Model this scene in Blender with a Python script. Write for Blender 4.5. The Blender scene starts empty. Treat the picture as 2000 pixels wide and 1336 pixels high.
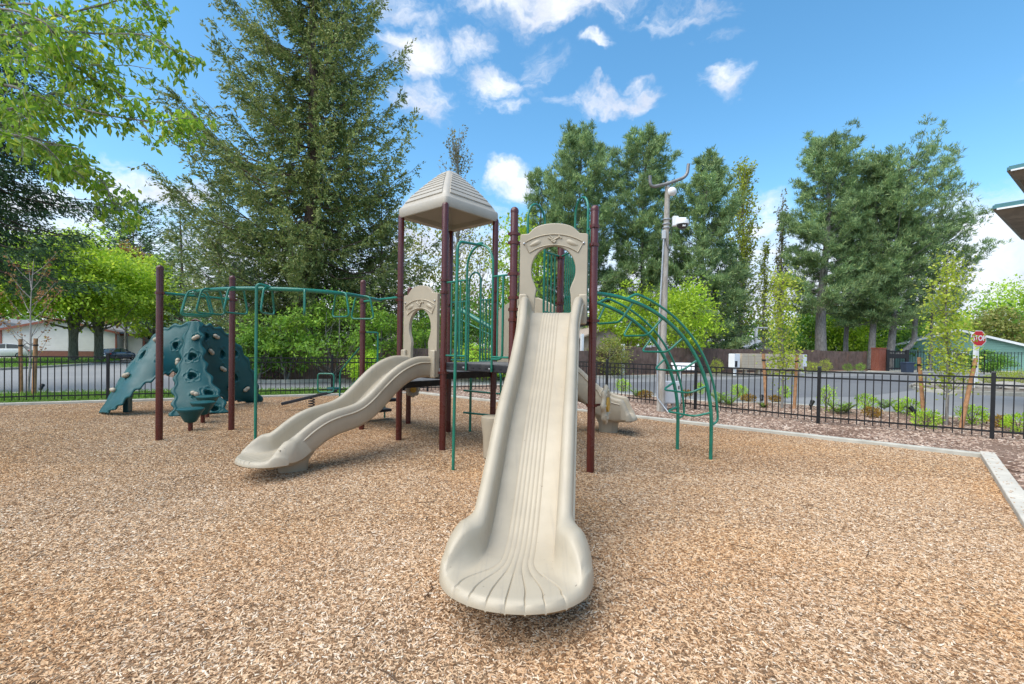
import bpy, bmesh, math, random
import numpy as np
from mathutils import Vector, Matrix, noise as mnoise

random.seed(7)
RNG = np.random.default_rng(7)
C = bpy.context.scene.collection
SC = bpy.context.scene
R = math.radians
PI = math.pi

# ------------------------------------------------------------------ camera
CAM_H, F_PX, PP_Y = 1.6, 900.0, 692.57
PITCH, ROLL = R(-0.8), R(0.9)
cd = bpy.data.cameras.new('camera')
cam = bpy.data.objects.new('camera', cd)
C.objects.link(cam)
cam.location = (0, 0, CAM_H)
CAM_R = Matrix.Rotation(PI / 2 + PITCH, 3, 'X') @ Matrix.Rotation(ROLL, 3, 'Z')
cam.rotation_euler = CAM_R.to_euler()
cd.sensor_width = 36.0
cd.lens = 36.0 * F_PX / 2000.0
cd.shift_y = (PP_Y - 668.0) / 2000.0
cd.clip_end = 3000
SC.camera = cam


def ray(x, y):
    return CAM_R @ Vector(((x - 1000) / F_PX, -(y - PP_Y) / F_PX, -1.0))


def at(x, y, depth):
    """where a measured sight line stands at a given distance in front of the viewpoint"""
    d = ray(x, y)
    return Vector((0, 0, CAM_H)) + d * (depth / d.y)


def gnd(x, y, z=0.0):
    d = ray(x, y)
    return Vector((0, 0, CAM_H)) + d * ((z - CAM_H) / d.z)


def gxy(x, y, z=0.0):
    p = gnd(x, y, z)
    return (p.x, p.y)


# ------------------------------------------------------------------ sky, sun, exposure
SUN_EL, SUN_AZ = R(57), R(-128)          # azimuth measured from +Y towards +X
W = bpy.data.worlds.new('World')
SC.world = W
W.use_nodes = True


class NT:
    """small node-tree writer"""

    def __init__(self, tree):
        self.t = tree
        tree.nodes.clear()

    def n(self, typ, **kw):
        nd = self.t.nodes.new(typ)
        for k, v in kw.items():
            setattr(nd, k, v)
        return nd

    def l(self, a, b):
        self.t.links.new(a, b)

    def put(self, sock, v):
        if hasattr(v, 'is_output'):
            self.l(v, sock)
        elif v is not None:
            sock.default_value = v

    def math(self, op, a, b=None, c=None, clamp=False):
        nd = self.n('ShaderNodeMath', operation=op, use_clamp=clamp)
        for s, v in zip(nd.inputs, (a, b, c)):
            self.put(s, v)
        return nd.outputs[0]

    def vmath(self, op, a, b=None):
        nd = self.n('ShaderNodeVectorMath', operation=op)
        self.put(nd.inputs[0], a)
        self.put(nd.inputs[1], b)
        return nd.outputs['Value'] if op in ('LENGTH', 'DOT_PRODUCT') else nd.outputs[0]

    def ramp(self, v, lo, hi, a=0.0, b=1.0, smooth=True):
        nd = self.n('ShaderNodeMapRange', interpolation_type='SMOOTHSTEP' if smooth else 'LINEAR')
        self.put(nd.inputs[0], v)
        for s, k in zip(nd.inputs[1:5], (lo, hi, a, b)):
            s.default_value = k
        return nd.outputs[0]

    def noise(self, vec, scale, detail=4, rough=0.55, dist=0.0, out=0):
        nd = self.n('ShaderNodeTexNoise')
        self.put(nd.inputs['Vector'], vec)
        nd.inputs['Scale'].default_value = scale
        nd.inputs['Detail'].default_value = detail
        nd.inputs['Roughness'].default_value = rough
        nd.inputs['Distortion'].default_value = dist
        return nd.outputs[out]

    def mix(self, f, a, b, blend='MIX'):
        nd = self.n('ShaderNodeMix', data_type='RGBA', blend_type=blend)
        self.put(nd.inputs[0], f)
        for s, v in ((nd.inputs[6], a), (nd.inputs[7], b)):
            self.put(s, v if hasattr(v, 'is_output') else (*v[:3], 1.0))
        return nd.outputs[2]

    def cramp(self, v, stops, mode='LINEAR'):
        nd = self.n('ShaderNodeValToRGB')
        nd.color_ramp.interpolation = mode
        el = nd.color_ramp.elements
        while len(el) < len(stops):
            el.new(0.5)
        for e, (p, c) in zip(el, stops):
            e.position = p
            e.color = (*c, 1)
        self.put(nd.inputs[0], v)
        return nd.outputs[0]


def build_sky():
    t = NT(W.node_tree)
    out = t.n('ShaderNodeOutputWorld')
    bg = t.n('ShaderNodeBackground')
    bg.inputs['Strength'].default_value = 0.1
    sky = t.n('ShaderNodeTexSky', sky_type='NISHITA')
    sky.sun_disc = False
    sky.sun_elevation = SUN_EL
    sky.sun_rotation = SUN_AZ
    sky.air_density = 1.0
    sky.dust_density = 0.4
    sky.ozone_density = 2.6
    tc = t.n('ShaderNodeTexCoord').outputs['Generated']
    d = t.vmath('NORMALIZE', tc)
    sep = t.n('ShaderNodeSeparateXYZ')
    t.l(d, sep.inputs[0])
    z = sep.outputs[2]
    warp = t.noise(d, 7.0, 5, 0.6, out=1)
    warp = t.vmath('SUBTRACT', warp, (0.5, 0.5, 0.5))
    w1 = t.n('ShaderNodeVectorMath', operation='SCALE')
    t.l(warp, w1.inputs[0])
    w1.inputs['Scale'].default_value = 0.12
    dw = t.vmath('ADD', d, w1.outputs[0])
    acc = None
    blobs = [(955, 165, 75, 36, 1.0), (985, 205, 60, 18, .7), (1175, 190, 100, 20, .95), (1258, 190, 62, 19, .85), (1235, 168, 45, 14, .7), (1415, 152, 46, 27, .85),
             (1085, 8, 230, 34, .9), (790, 20, 90, 30, .75), (1330, 10, 120, 22, .6), (800, 108, 85, 40, .95), (830, 190, 60, 34, .8), (920, 95, 70, 30, .55),
             (985, 360, 58, 32, .82), (1045, 140, 60, 40, .45), (230, 325, 40, 20, .7), (310, 380, 150, 45, 1.0), (60, 390, 160, 60, .9), (1505, 440, 60, 60, .8),
             (1720, 480, 330, 60, .9), (1960, 450, 160, 80, 1.0), (880, 480, 190, 70, .9), (225, 205, 40, 16, .45), (1160, 90, 40, 14, .4), (1385, 68, 50, 14, .4),
             (-380, 330, 220, 60, 1.0), (2500, 300, 260, 70, 1.0), (2250, 60, 160, 40, .7), (-250, 60, 180, 50, .7)]
    for bx, by, rx, ry, s in blobs:
        c = ray(bx, by)
        k = 1.0 / c.length / F_PX
        c = c.normalized()
        q = t.vmath('SUBTRACT', dw, tuple(c))
        q = t.vmath('MULTIPLY', q, (1 / (rx * k), 1 / (rx * k), 1 / (ry * k)))
        m = t.ramp(t.vmath('LENGTH', q), 0.25, 1.45, s, 0.0)
        acc = m if acc is None else t.math('MAXIMUM', acc, m)
    # the same kind of broken cloud everywhere the sky is not framed
    sq = t.vmath('MULTIPLY', dw, (1.0, 1.0, 2.2))
    big = t.ramp(t.noise(sq, 3.2, 5, 0.55), 0.50, 0.68)
    side = t.ramp(sep.outputs[1], 0.45, 0.15)
    acc = t.math('MAXIMUM', acc, t.math('MULTIPLY', t.math('MULTIPLY', big, side), 0.8))
    fbm = t.noise(sq, 9.0, 8, 0.62, 0.3)
    edge = t.math('MULTIPLY', t.math('SUBTRACT', fbm, 0.5), 2.4)
    bank = t.ramp(t.math('ADD', z, t.math('MULTIPLY', t.math('SUBTRACT', fbm, 0.5), 0.22)), 0.27, 0.13)
    bank = t.math('MULTIPLY', bank, 0.95)
    a = t.math('MULTIPLY', t.ramp(t.math('ADD', acc, edge), 0.16, 1.15), 0.96)
    a = t.math('MULTIPLY', a, t.ramp(acc, 0.03, 0.3))
    a = t.math('MAXIMUM', a, bank)
    body = t.noise(sq, 5.0, 6, 0.6)
    low = t.ramp(z, 0.02, 0.30)
    shade = t.math('MULTIPLY', t.ramp(body, 0.30, 0.66), t.math('ADD', t.math('MULTIPLY', low, 0.35), 0.65))
    ccol = t.mix(shade, (3.7, 4.05, 4.9), (6.3, 6.45, 6.75))
    hs = t.n('ShaderNodeHueSaturation')
    hs.inputs['Hue'].default_value = 0.487
    hs.inputs['Saturation'].default_value = SKY_SAT
    hs.inputs['Value'].default_value = SKY_VAL
    t.l(sky.outputs[0], hs.inputs['Color'])
    col = t.mix(a, hs.outputs[0], ccol)
    t.l(col, bg.inputs[0])
    t.l(bg.outputs[0], out.inputs[0])


SKY_SAT, SKY_VAL = 1.20, 1.38
build_sky()
sd = bpy.data.lights.new('sun', 'SUN')
sun = bpy.data.objects.new('sun', sd)
C.objects.link(sun)
sd.energy = 2.7
sd.angle = R(70)
sd.color = (1.0, 0.95, 0.86)
sv = Vector((math.sin(SUN_AZ) * math.cos(SUN_EL), math.cos(SUN_AZ) * math.cos(SUN_EL), math.sin(SUN_EL)))
sun.rotation_euler = (-sv).to_track_quat('-Z', 'Y').to_euler()
sun.location = sv * 60
SC.view_settings.view_transform = 'Standard'
SC.view_settings.look = 'None'
SC.view_settings.exposure = 0.93
SC.view_settings.gamma = 1.0
SC.view_settings.use_curve_mapping = False
SC.render.engine = 'CYCLES'
SC.cycles.max_bounces = 7
SC.cycles.diffuse_bounces = 4
SC.cycles.glossy_bounces = 3
SC.cycles.transmission_bounces = 3

# ------------------------------------------------------------------ geometry helpers


def rot2(a):
    return Matrix.Rotation(a, 4, 'Z')


def fillet(pts, r=0.08, n=4, closed=False):
    """polyline with rounded corners"""
    P = [Vector(p) for p in pts]
    out = []
    m = len(P)
    for i in range(m):
        if not closed and i in (0, m - 1):
            out.append(P[i])
            continue
        a, b, c = P[(i - 1) % m], P[i], P[(i + 1) % m]
        d0, d1 = a - b, c - b
        k = min(r, d0.length * .48, d1.length * .48)
        p0, p1 = b + d0.normalized() * k, b + d1.normalized() * k
        for j in range(n + 1):
            u = j / n
            out.append(p0 * (1 - u) ** 2 + b * 2 * u * (1 - u) + p1 * u * u)
    return out


def crom(pts, n=8):
    """smooth curve through points"""
    P = [Vector(p) for p in pts]
    P = [P[0] * 2 - P[1]] + P + [P[-1] * 2 - P[-2]]
    out = []
    for i in range(1, len(P) - 2):
        for j in range(n):
            t = j / n
            a, b, c, d = P[i - 1], P[i], P[i + 1], P[i + 2]
            out.append(0.5 * ((2 * b) + (c - a) * t + (2 * a - 5 * b + 4 * c - d) * t * t + (3 * b - a - 3 * c + d) * t ** 3))
    out.append(P[-2])
    return out


class MB:
    def __init__(self):
        self.v, self.f = [], []

    def add(self, vs, fs):
        o = len(self.v)
        self.v += [tuple(v) for v in vs]
        self.f += [tuple(i + o for i in f) for f in fs]
        return self

    def box(self, c, s, M=None, rz=0.0, taper=1.0):
        x, y, z = s[0] / 2, s[1] / 2, s[2] / 2
        k = taper
        vs = [(-x, -y, -z), (x, -y, -z), (x, y, -z), (-x, y, -z), (-x * k, -y * k, z), (x * k, -y * k, z), (x * k, y * k, z), (-x * k, y * k, z)]
        T = Matrix.Translation(c) @ (M if M is not None else rot2(rz))
        return self.add([T @ Vector(v) for v in vs], [(0, 3, 2, 1), (4, 5, 6, 7), (0, 1, 5, 4), (1, 2, 6, 5), (2, 3, 7, 6), (3, 0, 4, 7)])

    def beam(self, a, b, w, h, up=(0, 0, 1)):
        a, b = Vector(a), Vector(b)
        d = b - a
        y = d.normalized()
        x = y.cross(Vector(up)).normalized()
        z = x.cross(y)
        M = Matrix((x, y, z)).transposed().to_4x4()
        return self.box((a + b) / 2, (w, d.length, h), M)

    def tube(self, pts, r, n=8, closed=False, cap=True):
        P = [Vector(p) for p in pts]
        m = len(P)
        rr = r if isinstance(r, (list, tuple)) else [r] * m
        rings = []
        prev = None
        for i in range(m):
            if closed:
                t = P[(i + 1) % m] - P[(i - 1) % m]
            else:
                t = P[min(i + 1, m - 1)] - P[max(i - 1, 0)]
            t = t.normalized() if t.length > 1e-9 else Vector((0, 0, 1))
            if prev is None:
                ref = Vector((0, 0, 1)) if abs(t.z) < .9 else Vector((1, 0, 0))
                u = t.cross(ref).normalized()
            else:
                u = (prev - t * prev.dot(t))
                u = u.normalized() if u.length > 1e-6 else t.orthogonal().normalized()
            prev = u
            w = t.cross(u)
            rings.append([P[i] + (u * math.cos(2 * PI * k / n) + w * math.sin(2 * PI * k / n)) * rr[i] for k in range(n)])
        vs = [v for g in rings for v in g]
        fs = []
        for i in range(m if closed else m - 1):
            j = (i + 1) % m
            for k in range(n):
                l = (k + 1) % n
                fs.append((i * n + k, i * n + l, j * n + l, j * n + k))
        if cap and not closed:
            fs.append(tuple(range(n))[::-1])
            fs.append(tuple((m - 1) * n + k for k in range(n)))
        return self.add(vs, fs)

    def lathe(self, c, prof, n=16, M=None):
        T = Matrix.Translation(c) @ (M if M is not None else Matrix())
        vs, fs = [], []
        for r, z in prof:
            for k in range(n):
                a = 2 * PI * k / n
                vs.append(T @ Vector((r * math.cos(a), r * math.sin(a), z)))
        m = len(prof)
        for i in range(m - 1):
            for k in range(n):
                l = (k + 1) % n
                fs.append((i * n + k, i * n + l, (i + 1) * n + l, (i + 1) * n + k))
        fs.append(tuple(range(n))[::-1])
        fs.append(tuple((m - 1) * n + k for k in range(n)))
        return self.add(vs, fs)

    def blob(self, c, s, seg=12, rings=8, jit=0.0, M=None, seed=0):
        T = Matrix.Translation(c) @ (M if M is not None else Matrix())
        vs, fs = [], []
        rd = random.Random(seed)
        for i in range(rings + 1):
            th = PI * i / rings
            for k in range(seg):
                a = 2 * PI * k / seg
                q = 1 + jit * (rd.random() - .5)
                if i in (0, rings):
                    q = 1
                vs.append(T @ Vector((s[0] * math.sin(th) * math.cos(a) * q, s[1] * math.sin(th) * math.sin(a) * q, s[2] * math.cos(th) * q)))
        for i in range(rings):
            for k in range(seg):
                l = (k + 1) % seg
                fs.append((i * seg + k, (i + 1) * seg + k, (i + 1) * seg + l, i * seg + l))
        return self.add(vs, fs)

    def grid(self, G, cu=False, cv=False, cap=False):
        m, n = len(G), len(G[0])
        vs = [p for row in G for p in row]
        fs = []
        for i in range(m if cu else m - 1):
            for j in range(n if cv else n - 1):
                a, b = (i + 1) % m, (j + 1) % n
                fs.append((i * n + j, i * n + b, a * n + b, a * n + j))
        if cap and cv:
            fs.append(tuple(range(n))[::-1])
            fs.append(tuple((m - 1) * n + k for k in range(n)))
        return self.add(vs, fs)

    def prism(self, poly, z0, z1):
        n = len(poly)
        vs = [(p[0], p[1], z0) for p in poly] + [(p[0], p[1], z1) for p in poly]
        fs = [tuple(range(n))[::-1], tuple(range(n, 2 * n))]
        fs += [(i, (i + 1) % n, n + (i + 1) % n, n + i) for i in range(n)]
        return self.add(vs, fs)

    def plate(self, outer, holes, th, T):
        """flat plate in local x-z, thickness along y, with openings"""
        bm = bmesh.new()
        ed = []
        for loop in [outer] + list(holes):
            vv = [bm.verts.new((p[0], 0, p[1])) for p in loop]
            ed += [bm.edges.new((vv[i], vv[(i + 1) % len(vv)])) for i in range(len(vv))]
        bmesh.ops.triangle_fill(bm, use_beauty=True, use_dissolve=False, edges=ed)
        r = bmesh.ops.extrude_face_region(bm, geom=bm.faces[:])
        for e in r['geom']:
            if isinstance(e, bmesh.types.BMVert):
                e.co.y += th
        bmesh.ops.recalc_face_normals(bm, faces=bm.faces[:])
        bm.verts.index_update()
        self.add([T @ v.co for v in bm.verts], [[v.index for v in f.verts] for f in bm.faces])
        bm.free()
        return self


ORG = {}


def world_org(o):
    p = Vector((0, 0, 0))
    while o is not None:
        p += ORG.get(o.name, Vector((0, 0, 0)))
        o = o.parent
    return p


def tag(o, label=None, cat=None, group=None, kind=None):
    if label:
        o['label'] = label
    if cat:
        o['category'] = cat
    if group:
        o['group'] = group
    if kind:
        o['kind'] = kind
    return o


def thing(name, loc, label, cat, group=None):
    o = bpy.data.objects.new(name, None)
    o.empty_display_size = 0.2
    C.objects.link(o)
    o.location = loc
    ORG[o.name] = Vector(loc)
    return tag(o, label, cat, group)


def finish(o, smooth, bevel, seg=2):
    me = o.data
    if smooth:
        for p in me.polygons:
            p.use_smooth = True
        me.set_sharp_from_angle(angle=R(smooth if smooth > 1 else 38))
    if bevel:
        b = o.modifiers.new('edge', 'BEVEL')
        b.width = bevel
        b.segments = seg
        b.limit_method = 'ANGLE'
        b.angle_limit = R(40)


def obj(name, mb, mat, parent=None, smooth=0, bevel=0, org=None, kind=None, label=None):
    """link a builder as one mesh object; coordinates are given in the world"""
    base = world_org(parent) if parent is not None else Vector((0, 0, 0))
    loc = Vector(org) - base if org is not None else Vector((0, 0, 0))
    tot = base + loc
    me = bpy.data.meshes.new(name)
    me.from_pydata([(v[0] - tot.x, v[1] - tot.y, v[2] - tot.z) for v in mb.v], [], mb.f)
    me.update()
    o = bpy.data.objects.new(name, me)
    C.objects.link(o)
    o.location = loc
    ORG[o.name] = loc
    if parent is not None:
        o.parent = parent
    for m in (mat if isinstance(mat, (list, tuple)) else [mat]):
        me.materials.append(m)
    finish(o, smooth, bevel)
    if kind:
        o['kind'] = kind
    if label:
        o['label'] = label
    return o


def share(src, parent, loc=None, M=None, name=None):
    """a copy that shares mesh data, under another thing"""
    c = src.copy()
    C.objects.link(c)
    c.parent = parent
    if loc is not None:
        c.location = loc
    if M is not None:
        c.matrix_local = M
    ORG[c.name] = Vector(c.location)
    return c


def quads(name, V, mat, parent=None, kind=None, midx=None):
    """mesh of separate quads from an (n,4,3) array"""
    V = np.asarray(V, dtype=np.float32)
    n = len(V)
    base = world_org(parent) if parent is not None else Vector((0, 0, 0))
    V = V - np.array(base, dtype=np.float32)
    me = bpy.data.meshes.new(name)
    me.vertices.add(n * 4)
    me.vertices.foreach_set('co', V.reshape(-1))
    me.loops.add(n * 4)
    me.loops.foreach_set('vertex_index', np.arange(n * 4, dtype=np.int32))
    me.polygons.add(n)
    me.polygons.foreach_set('loop_start', np.arange(0, n * 4, 4, dtype=np.int32))
    me.polygons.foreach_set('loop_total', np.full(n, 4, dtype=np.int32))
    me.update(calc_edges=True)
    for m in (mat if isinstance(mat, (list, tuple)) else [mat]):
        me.materials.append(m)
    if midx is not None:
        me.polygons.foreach_set('material_index', np.asarray(midx, dtype=np.int32))
    o = bpy.data.objects.new(name, me)
    C.objects.link(o)
    if parent is not None:
        o.parent = parent
    if kind:
        o['kind'] = kind
    return o


# ------------------------------------------------------------------ materials
MATS = {}


def pmat(name, col, rough=0.5, spec=0.5, coat=0.0, metal=0.0, var=0.08, vscale=6.0, bump=0.0, bscale=60.0, dirt=0.0, dirtcol=(.2, .17, .12), alpha=None):
    m = bpy.data.materials.new(name)
    m.use_nodes = True
    t = NT(m.node_tree)
    out = t.n('ShaderNodeOutputMaterial')
    b = t.n('ShaderNodeBsdfPrincipled')
    t.l(b.outputs[0], out.inputs[0])
    b.inputs['Roughness'].default_value = rough
    b.inputs['Specular IOR Level'].default_value = spec
    b.inputs['Coat Weight'].default_value = coat
    b.inputs['Metallic'].default_value = metal
    geo = t.n('ShaderNodeNewGeometry')
    pos = geo.outputs['Position']
    nz = t.noise(pos, vscale, 5, 0.6)
    c = t.mix(t.ramp(nz, .3, .7), tuple(x * (1 - var) for x in col), tuple(min(1, x * (1 + var)) for x in col))
    if dirt:
        dn = t.ramp(t.noise(pos, vscale * .45, 7, 0.65), .52, .72)
        c = t.mix(t.math('MULTIPLY', dn, dirt), c, dirtcol)
    t.l(c, b.inputs['Base Color'])
    rn = t.ramp(t.noise(pos, vscale * 2.5, 4), .3, .7, max(0, rough - .07), min(1, rough + .09))
    t.l(rn, b.inputs['Roughness'])
    if bump:
        bp = t.n('ShaderNodeBump')
        bp.inputs['Strength'].default_value = bump
        bp.inputs['Distance'].default_value = 0.01
        t.l(t.noise(pos, bscale, 4, 0.6), bp.inputs['Height'])
        t.l(bp.outputs[0], b.inputs['Normal'])
    MATS[name] = m
    return m


def leafmat(name, c0, c1, c2=None, trans=0.35, rough=0.5, clump=0.6, cl_lo=.75, cl_hi=1.2):
    """foliage: each leaf its own shade, clumps lighter and darker"""
    m = bpy.data.materials.new(name)
    m.use_nodes = True
    t = NT(m.node_tree)
    out = t.n('ShaderNodeOutputMaterial')
    geo = t.n('ShaderNodeNewGeometry')
    rnd = geo.outputs['Random Per Island']
    st = [(0.0, c0), (0.75, c1)] + ([(1.0, c2)] if c2 else [])
    c = t.cramp(rnd, st)
    nz = t.ramp(t.noise(geo.outputs['Position'], clump, 3), .3, .7, cl_lo, cl_hi)
    comb = t.n('ShaderNodeCombineXYZ')
    for k in range(3):
        t.l(nz, comb.inputs[k])
    c = t.mix(1.0, c, comb.outputs[0], 'MULTIPLY')
    b = t.n('ShaderNodeBsdfPrincipled')
    b.inputs['Roughness'].default_value = rough
    b.inputs['Specular IOR Level'].default_value = 0.35
    t.l(c, b.inputs['Base Color'])
    tr = t.n('ShaderNodeBsdfTranslucent')
    hs = t.n('ShaderNodeHueSaturation')
    hs.inputs['Hue'].default_value = 0.485
    hs.inputs['Value'].default_value = 1.5
    t.l(c, hs.inputs['Color'])
    t.l(hs.outputs[0], tr.inputs[0])
    mx = t.n('ShaderNodeMixShader')
    mx.inputs[0].default_value = trans
    t.l(b.outputs[0], mx.inputs[1])
    t.l(tr.outputs[0], mx.inputs[2])
    t.l(mx.outputs[0], out.inputs[0])
    MATS[name] = m
    return m


def barkmat(name, a, b_, scale=1.0):
    m = bpy.data.materials.new(name)
    m.use_nodes = True
    t = NT(m.node_tree)
    out = t.n('ShaderNodeOutputMaterial')
    b = t.n('ShaderNodeBsdfPrincipled')
    t.l(b.outputs[0], out.inputs[0])
    b.inputs['Roughness'].default_value = .9
    geo = t.n('ShaderNodeNewGeometry')
    p = t.vmath('MULTIPLY', geo.outputs['Position'], (6 * scale, 6 * scale, 1.3 * scale))
    n1 = t.noise(p, 2.5, 6, .65, .6)
    t.l(t.mix(t.ramp(n1, .35, .65), a, b_), b.inputs['Base Color'])
    bp = t.n('ShaderNodeBump')
    bp.inputs['Strength'].default_value = .8
    bp.inputs['Distance'].default_value = .03
    t.l(n1, bp.inputs['Height'])
    t.l(bp.outputs[0], b.inputs['Normal'])
    return m


def groundmat(name, cols, scale, stretch=(1, 1, 1), rough=.9, bump=.5, patch=None, patch_scale=.35, dist=.02, detail=6):
    m = bpy.data.materials.new(name)
    m.use_nodes = True
    t = NT(m.node_tree)
    out = t.n('ShaderNodeOutputMaterial')
    b = t.n('ShaderNodeBsdfPrincipled')
    t.l(b.outputs[0], out.inputs[0])
    b.inputs['Roughness'].default_value = rough
    b.inputs['Specular IOR Level'].default_value = .25
    geo = t.n('ShaderNodeNewGeometry')
    p = t.vmath('MULTIPLY', geo.outputs['Position'], stretch)
    n1 = t.noise(p, scale, detail, .7)
    k = len(cols)
    c = t.cramp(n1, [(.28 + .44 * i / (k - 1), q) for i, q in enumerate(cols)])
    if patch:
        pn = t.ramp(t.noise(geo.outputs['Position'], patch_scale, 4), .4, .65)
        c = t.mix(pn, c, patch, 'MULTIPLY')
    t.l(c, b.inputs['Base Color'])
    bp = t.n('ShaderNodeBump')
    bp.inputs['Strength'].default_value = bump
    bp.inputs['Distance'].default_value = dist
    t.l(n1, bp.inputs['Height'])
    t.l(bp.outputs[0], b.inputs['Normal'])
    MATS[name] = m
    return m


M_post = pmat('maroon_paint', (.088, .018, .013), .27, .45, .15, var=.05, vscale=2)
M_green = pmat('green_paint', (.010, .165, .105), .32, .5, .25, var=.15, vscale=4, dirt=.3, dirtcol=(.05, .10, .03))
M_tan = pmat('tan_plastic', (.41, .345, .25), .40, .45, .0, var=.05, vscale=3.5, bump=.03, bscale=220, dirt=.2, dirtcol=(.38, .31, .22))


def slide_material():
    """moulded plastic with rub marks along the bed, specks and dirt"""
    m = M_tan.copy()
    m.name = 'slide_plastic'
    t = NT.__new__(NT)
    t.t = m.node_tree
    b = [n for n in m.node_tree.nodes if n.type == 'BSDF_PRINCIPLED'][0]
    src = b.inputs['Base Color'].links[0].from_socket
    geo = t.n('ShaderNodeNewGeometry')
    p = geo.outputs['Position']
    rub = t.ramp(t.noise(t.vmath('MULTIPLY', p, (26, 1.1, 1.6)), 1.0, 5, .7), .53, .73, 0, .42)
    c = t.mix(rub, src, (.30, .26, .21))
    broad = t.ramp(t.noise(p, 1.6, 4, .6), .45, .7, 0, .25)
    c = t.mix(broad, c, (.47, .41, .32))
    spk = t.ramp(t.noise(p, 38, 2, .5), .745, .775, 0, .8)
    c = t.mix(spk, c, (.13, .10, .075))
    t.l(c, b.inputs['Base Color'])
    return m


M_slide = slide_material()
M_roof = pmat('roof_plastic', (.415, .37, .305), .45, .45, var=.05, vscale=3, bump=.05, bscale=160, dirt=.2, dirtcol=(.38, .32, .24))
M_teal = pmat('teal_plastic', (.008, .076, .078), .42, .35, 0, var=.10, vscale=2, dirt=.15, dirtcol=(.03, .085, .085))
M_deck = pmat('deck_coating', (.022, .022, .025), .55, .4, var=.2, vscale=8, dirt=.4, dirtcol=(.10, .09, .08))
M_decktop = pmat('deck_top_dusty', (.16, .155, .15), .7, .3, var=.2, vscale=7)
M_black = pmat('black_fence_paint', (.010, .010, .011), .38, .45, var=.15, vscale=5)
M_steel = pmat('galvanised_steel', (.45, .46, .47), .42, .5, metal=.6, var=.12, vscale=8)
M_bolt = pmat('bolt_steel', (.35, .34, .33), .35, .5, metal=.9, var=.1, vscale=20)
M_yellow = pmat('ochre_plastic', (.50, .28, .035), .45, .4)
M_conc = pmat('concrete', (.44, .415, .35), .85, .2, var=.14, vscale=4, bump=.25, bscale=90, dirt=.35, dirtcol=(.33, .29, .23))
M_white = pmat('white_paint', (.78, .78, .77), .5, .4, var=.05, vscale=3)
M_grey = pmat('grey_box_paint', (.50, .51, .52), .5, .4, var=.06, vscale=5)
M_wood = pmat('stake_wood', (.38, .20, .10), .8, .2, var=.25, vscale=9, bump=.3, bscale=70)
M_polewood = barkmat('weathered_pole', (.30, .26, .21), (.44, .40, .35), .8)
# ------------------------------------------------------------------ ground, streets, kerbs


def sheet(name, poly, z, mat, kind='structure', thick=0.0):
    mb = MB()
    if thick:
        mb.prism(poly, z - thick, z)
    else:
        mb.add([(p[0], p[1], z) for p in poly], [tuple(range(len(poly)))])
    o = obj(name, mb, mat, kind=kind)
    return o


M_soil = groundmat('far_ground', [(.05, .06, .02), (.07, .085, .03), (.09, .10, .04)], .8, bump=.2)
M_asph = groundmat('asphalt', [(.195, .193, .19), (.24, .238, .235), (.29, .287, .283)], 45, rough=.85, bump=.25, patch=(.84, .85, .87), patch_scale=.12, dist=.006)
M_asph2 = groundmat('asphalt_new', [(.125, .126, .13), (.16, .161, .165), (.195, .196, .20)], 45, rough=.85, bump=.25, patch=(.88, .88, .9), patch_scale=.15, dist=.006)
M_mulch = groundmat('bark_mulch', [(.055, .030, .020), (.17, .105, .072), (.27, .18, .13), (.36, .26, .20)], 20, bump=.9, patch=(.75, .68, .64), patch_scale=.5, dist=.03)
M_grass0 = groundmat('lawn_soil', [(.05, .08, .015), (.08, .13, .022), (.10, .17, .03)], 9, bump=.4)
M_chipbed = groundmat('chip_bed', [(.06, .033, .017), (.16, .095, .052), (.30, .195, .115), (.42, .29, .18)], 34, bump=1.0, patch=(.86, .80, .74), patch_scale=.45, dist=.02)
M_rockbed = groundmat('stony_soil', [(.12, .09, .065), (.26, .22, .17), (.34, .30, .25)], 5, bump=.8, dist=.05)

sheet('terrain', [(-900, -300), (900, -300), (900, 1500), (-900, 1500)], -.20, M_soil)
ROAD_NEAR_L = [(-40, 3), (-18, 12.2), (-14.5, 14.3), (-8.2, 16.4), (-3.5, 18.6), (-.8, 20.0)]
ROAD_NEAR_R = [(2.0, 18.6), (4.5, 16.2), (6.5, 14.3), (8.2, 14.6), (10.2, 13.0), (12.4, 11.0), (20, 4)]
sheet('street', ROAD_NEAR_L + ROAD_NEAR_R[:-1] + [(90, -40), (120, 60), (60, 62), (-25, 60), (-90, 60), (-90, -10)], -.12, M_asph)
sheet('new_asphalt_strip', [(-.5, 21.2), (9, 17.2), (14, 18.4), (22, 24.0), (34, 27), (40, 33), (30, 37), (17, 30.4), (8, 25.4)], -.116, M_asph2)

# mulch bed round the playground, inside and outside the fence
BED = [(-3.2, 15.95), (7.62, 7.32), (.62, -.80), (3, -3), (24, -3)] + ROAD_NEAR_R[::-1] + [(-.8, 19.9), (-3.5, 18.5), (-5.0, 17.9), (-5.6, 15.1)]
bed = sheet('planting_bed', BED, 0.0, M_mulch, thick=.13)
KERBR = ROAD_NEAR_R[::-1] + [(-.8, 19.95)] + ROAD_NEAR_L[::-1][1:]


def strip(name, line, off0, off1, z0, z1, mat, kind='structure', closed=False):
    """band of constant width along a line on the ground"""
    P = [Vector((p[0], p[1])) for p in line]
    L0, L1 = [], []
    for i in range(len(P)):
        d = (P[min(i + 1, len(P) - 1)] - P[max(i - 1, 0)]).normalized()
        nrm = Vector((-d.y, d.x))
        L0.append(P[i] + nrm * off0)
        L1.append(P[i] + nrm * off1)
    mb = MB()
    for a, b, c, d in zip(L0[:-1], L0[1:], L1[1:], L1[:-1]):
        q = [a, b, c, d]
        mb.prism(q if (b - a).x * (d - a).y - (b - a).y * (d - a).x > 0 else q[::-1], z0, z1)
    return obj(name, mb, mat, kind=kind, bevel=.012)


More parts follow.
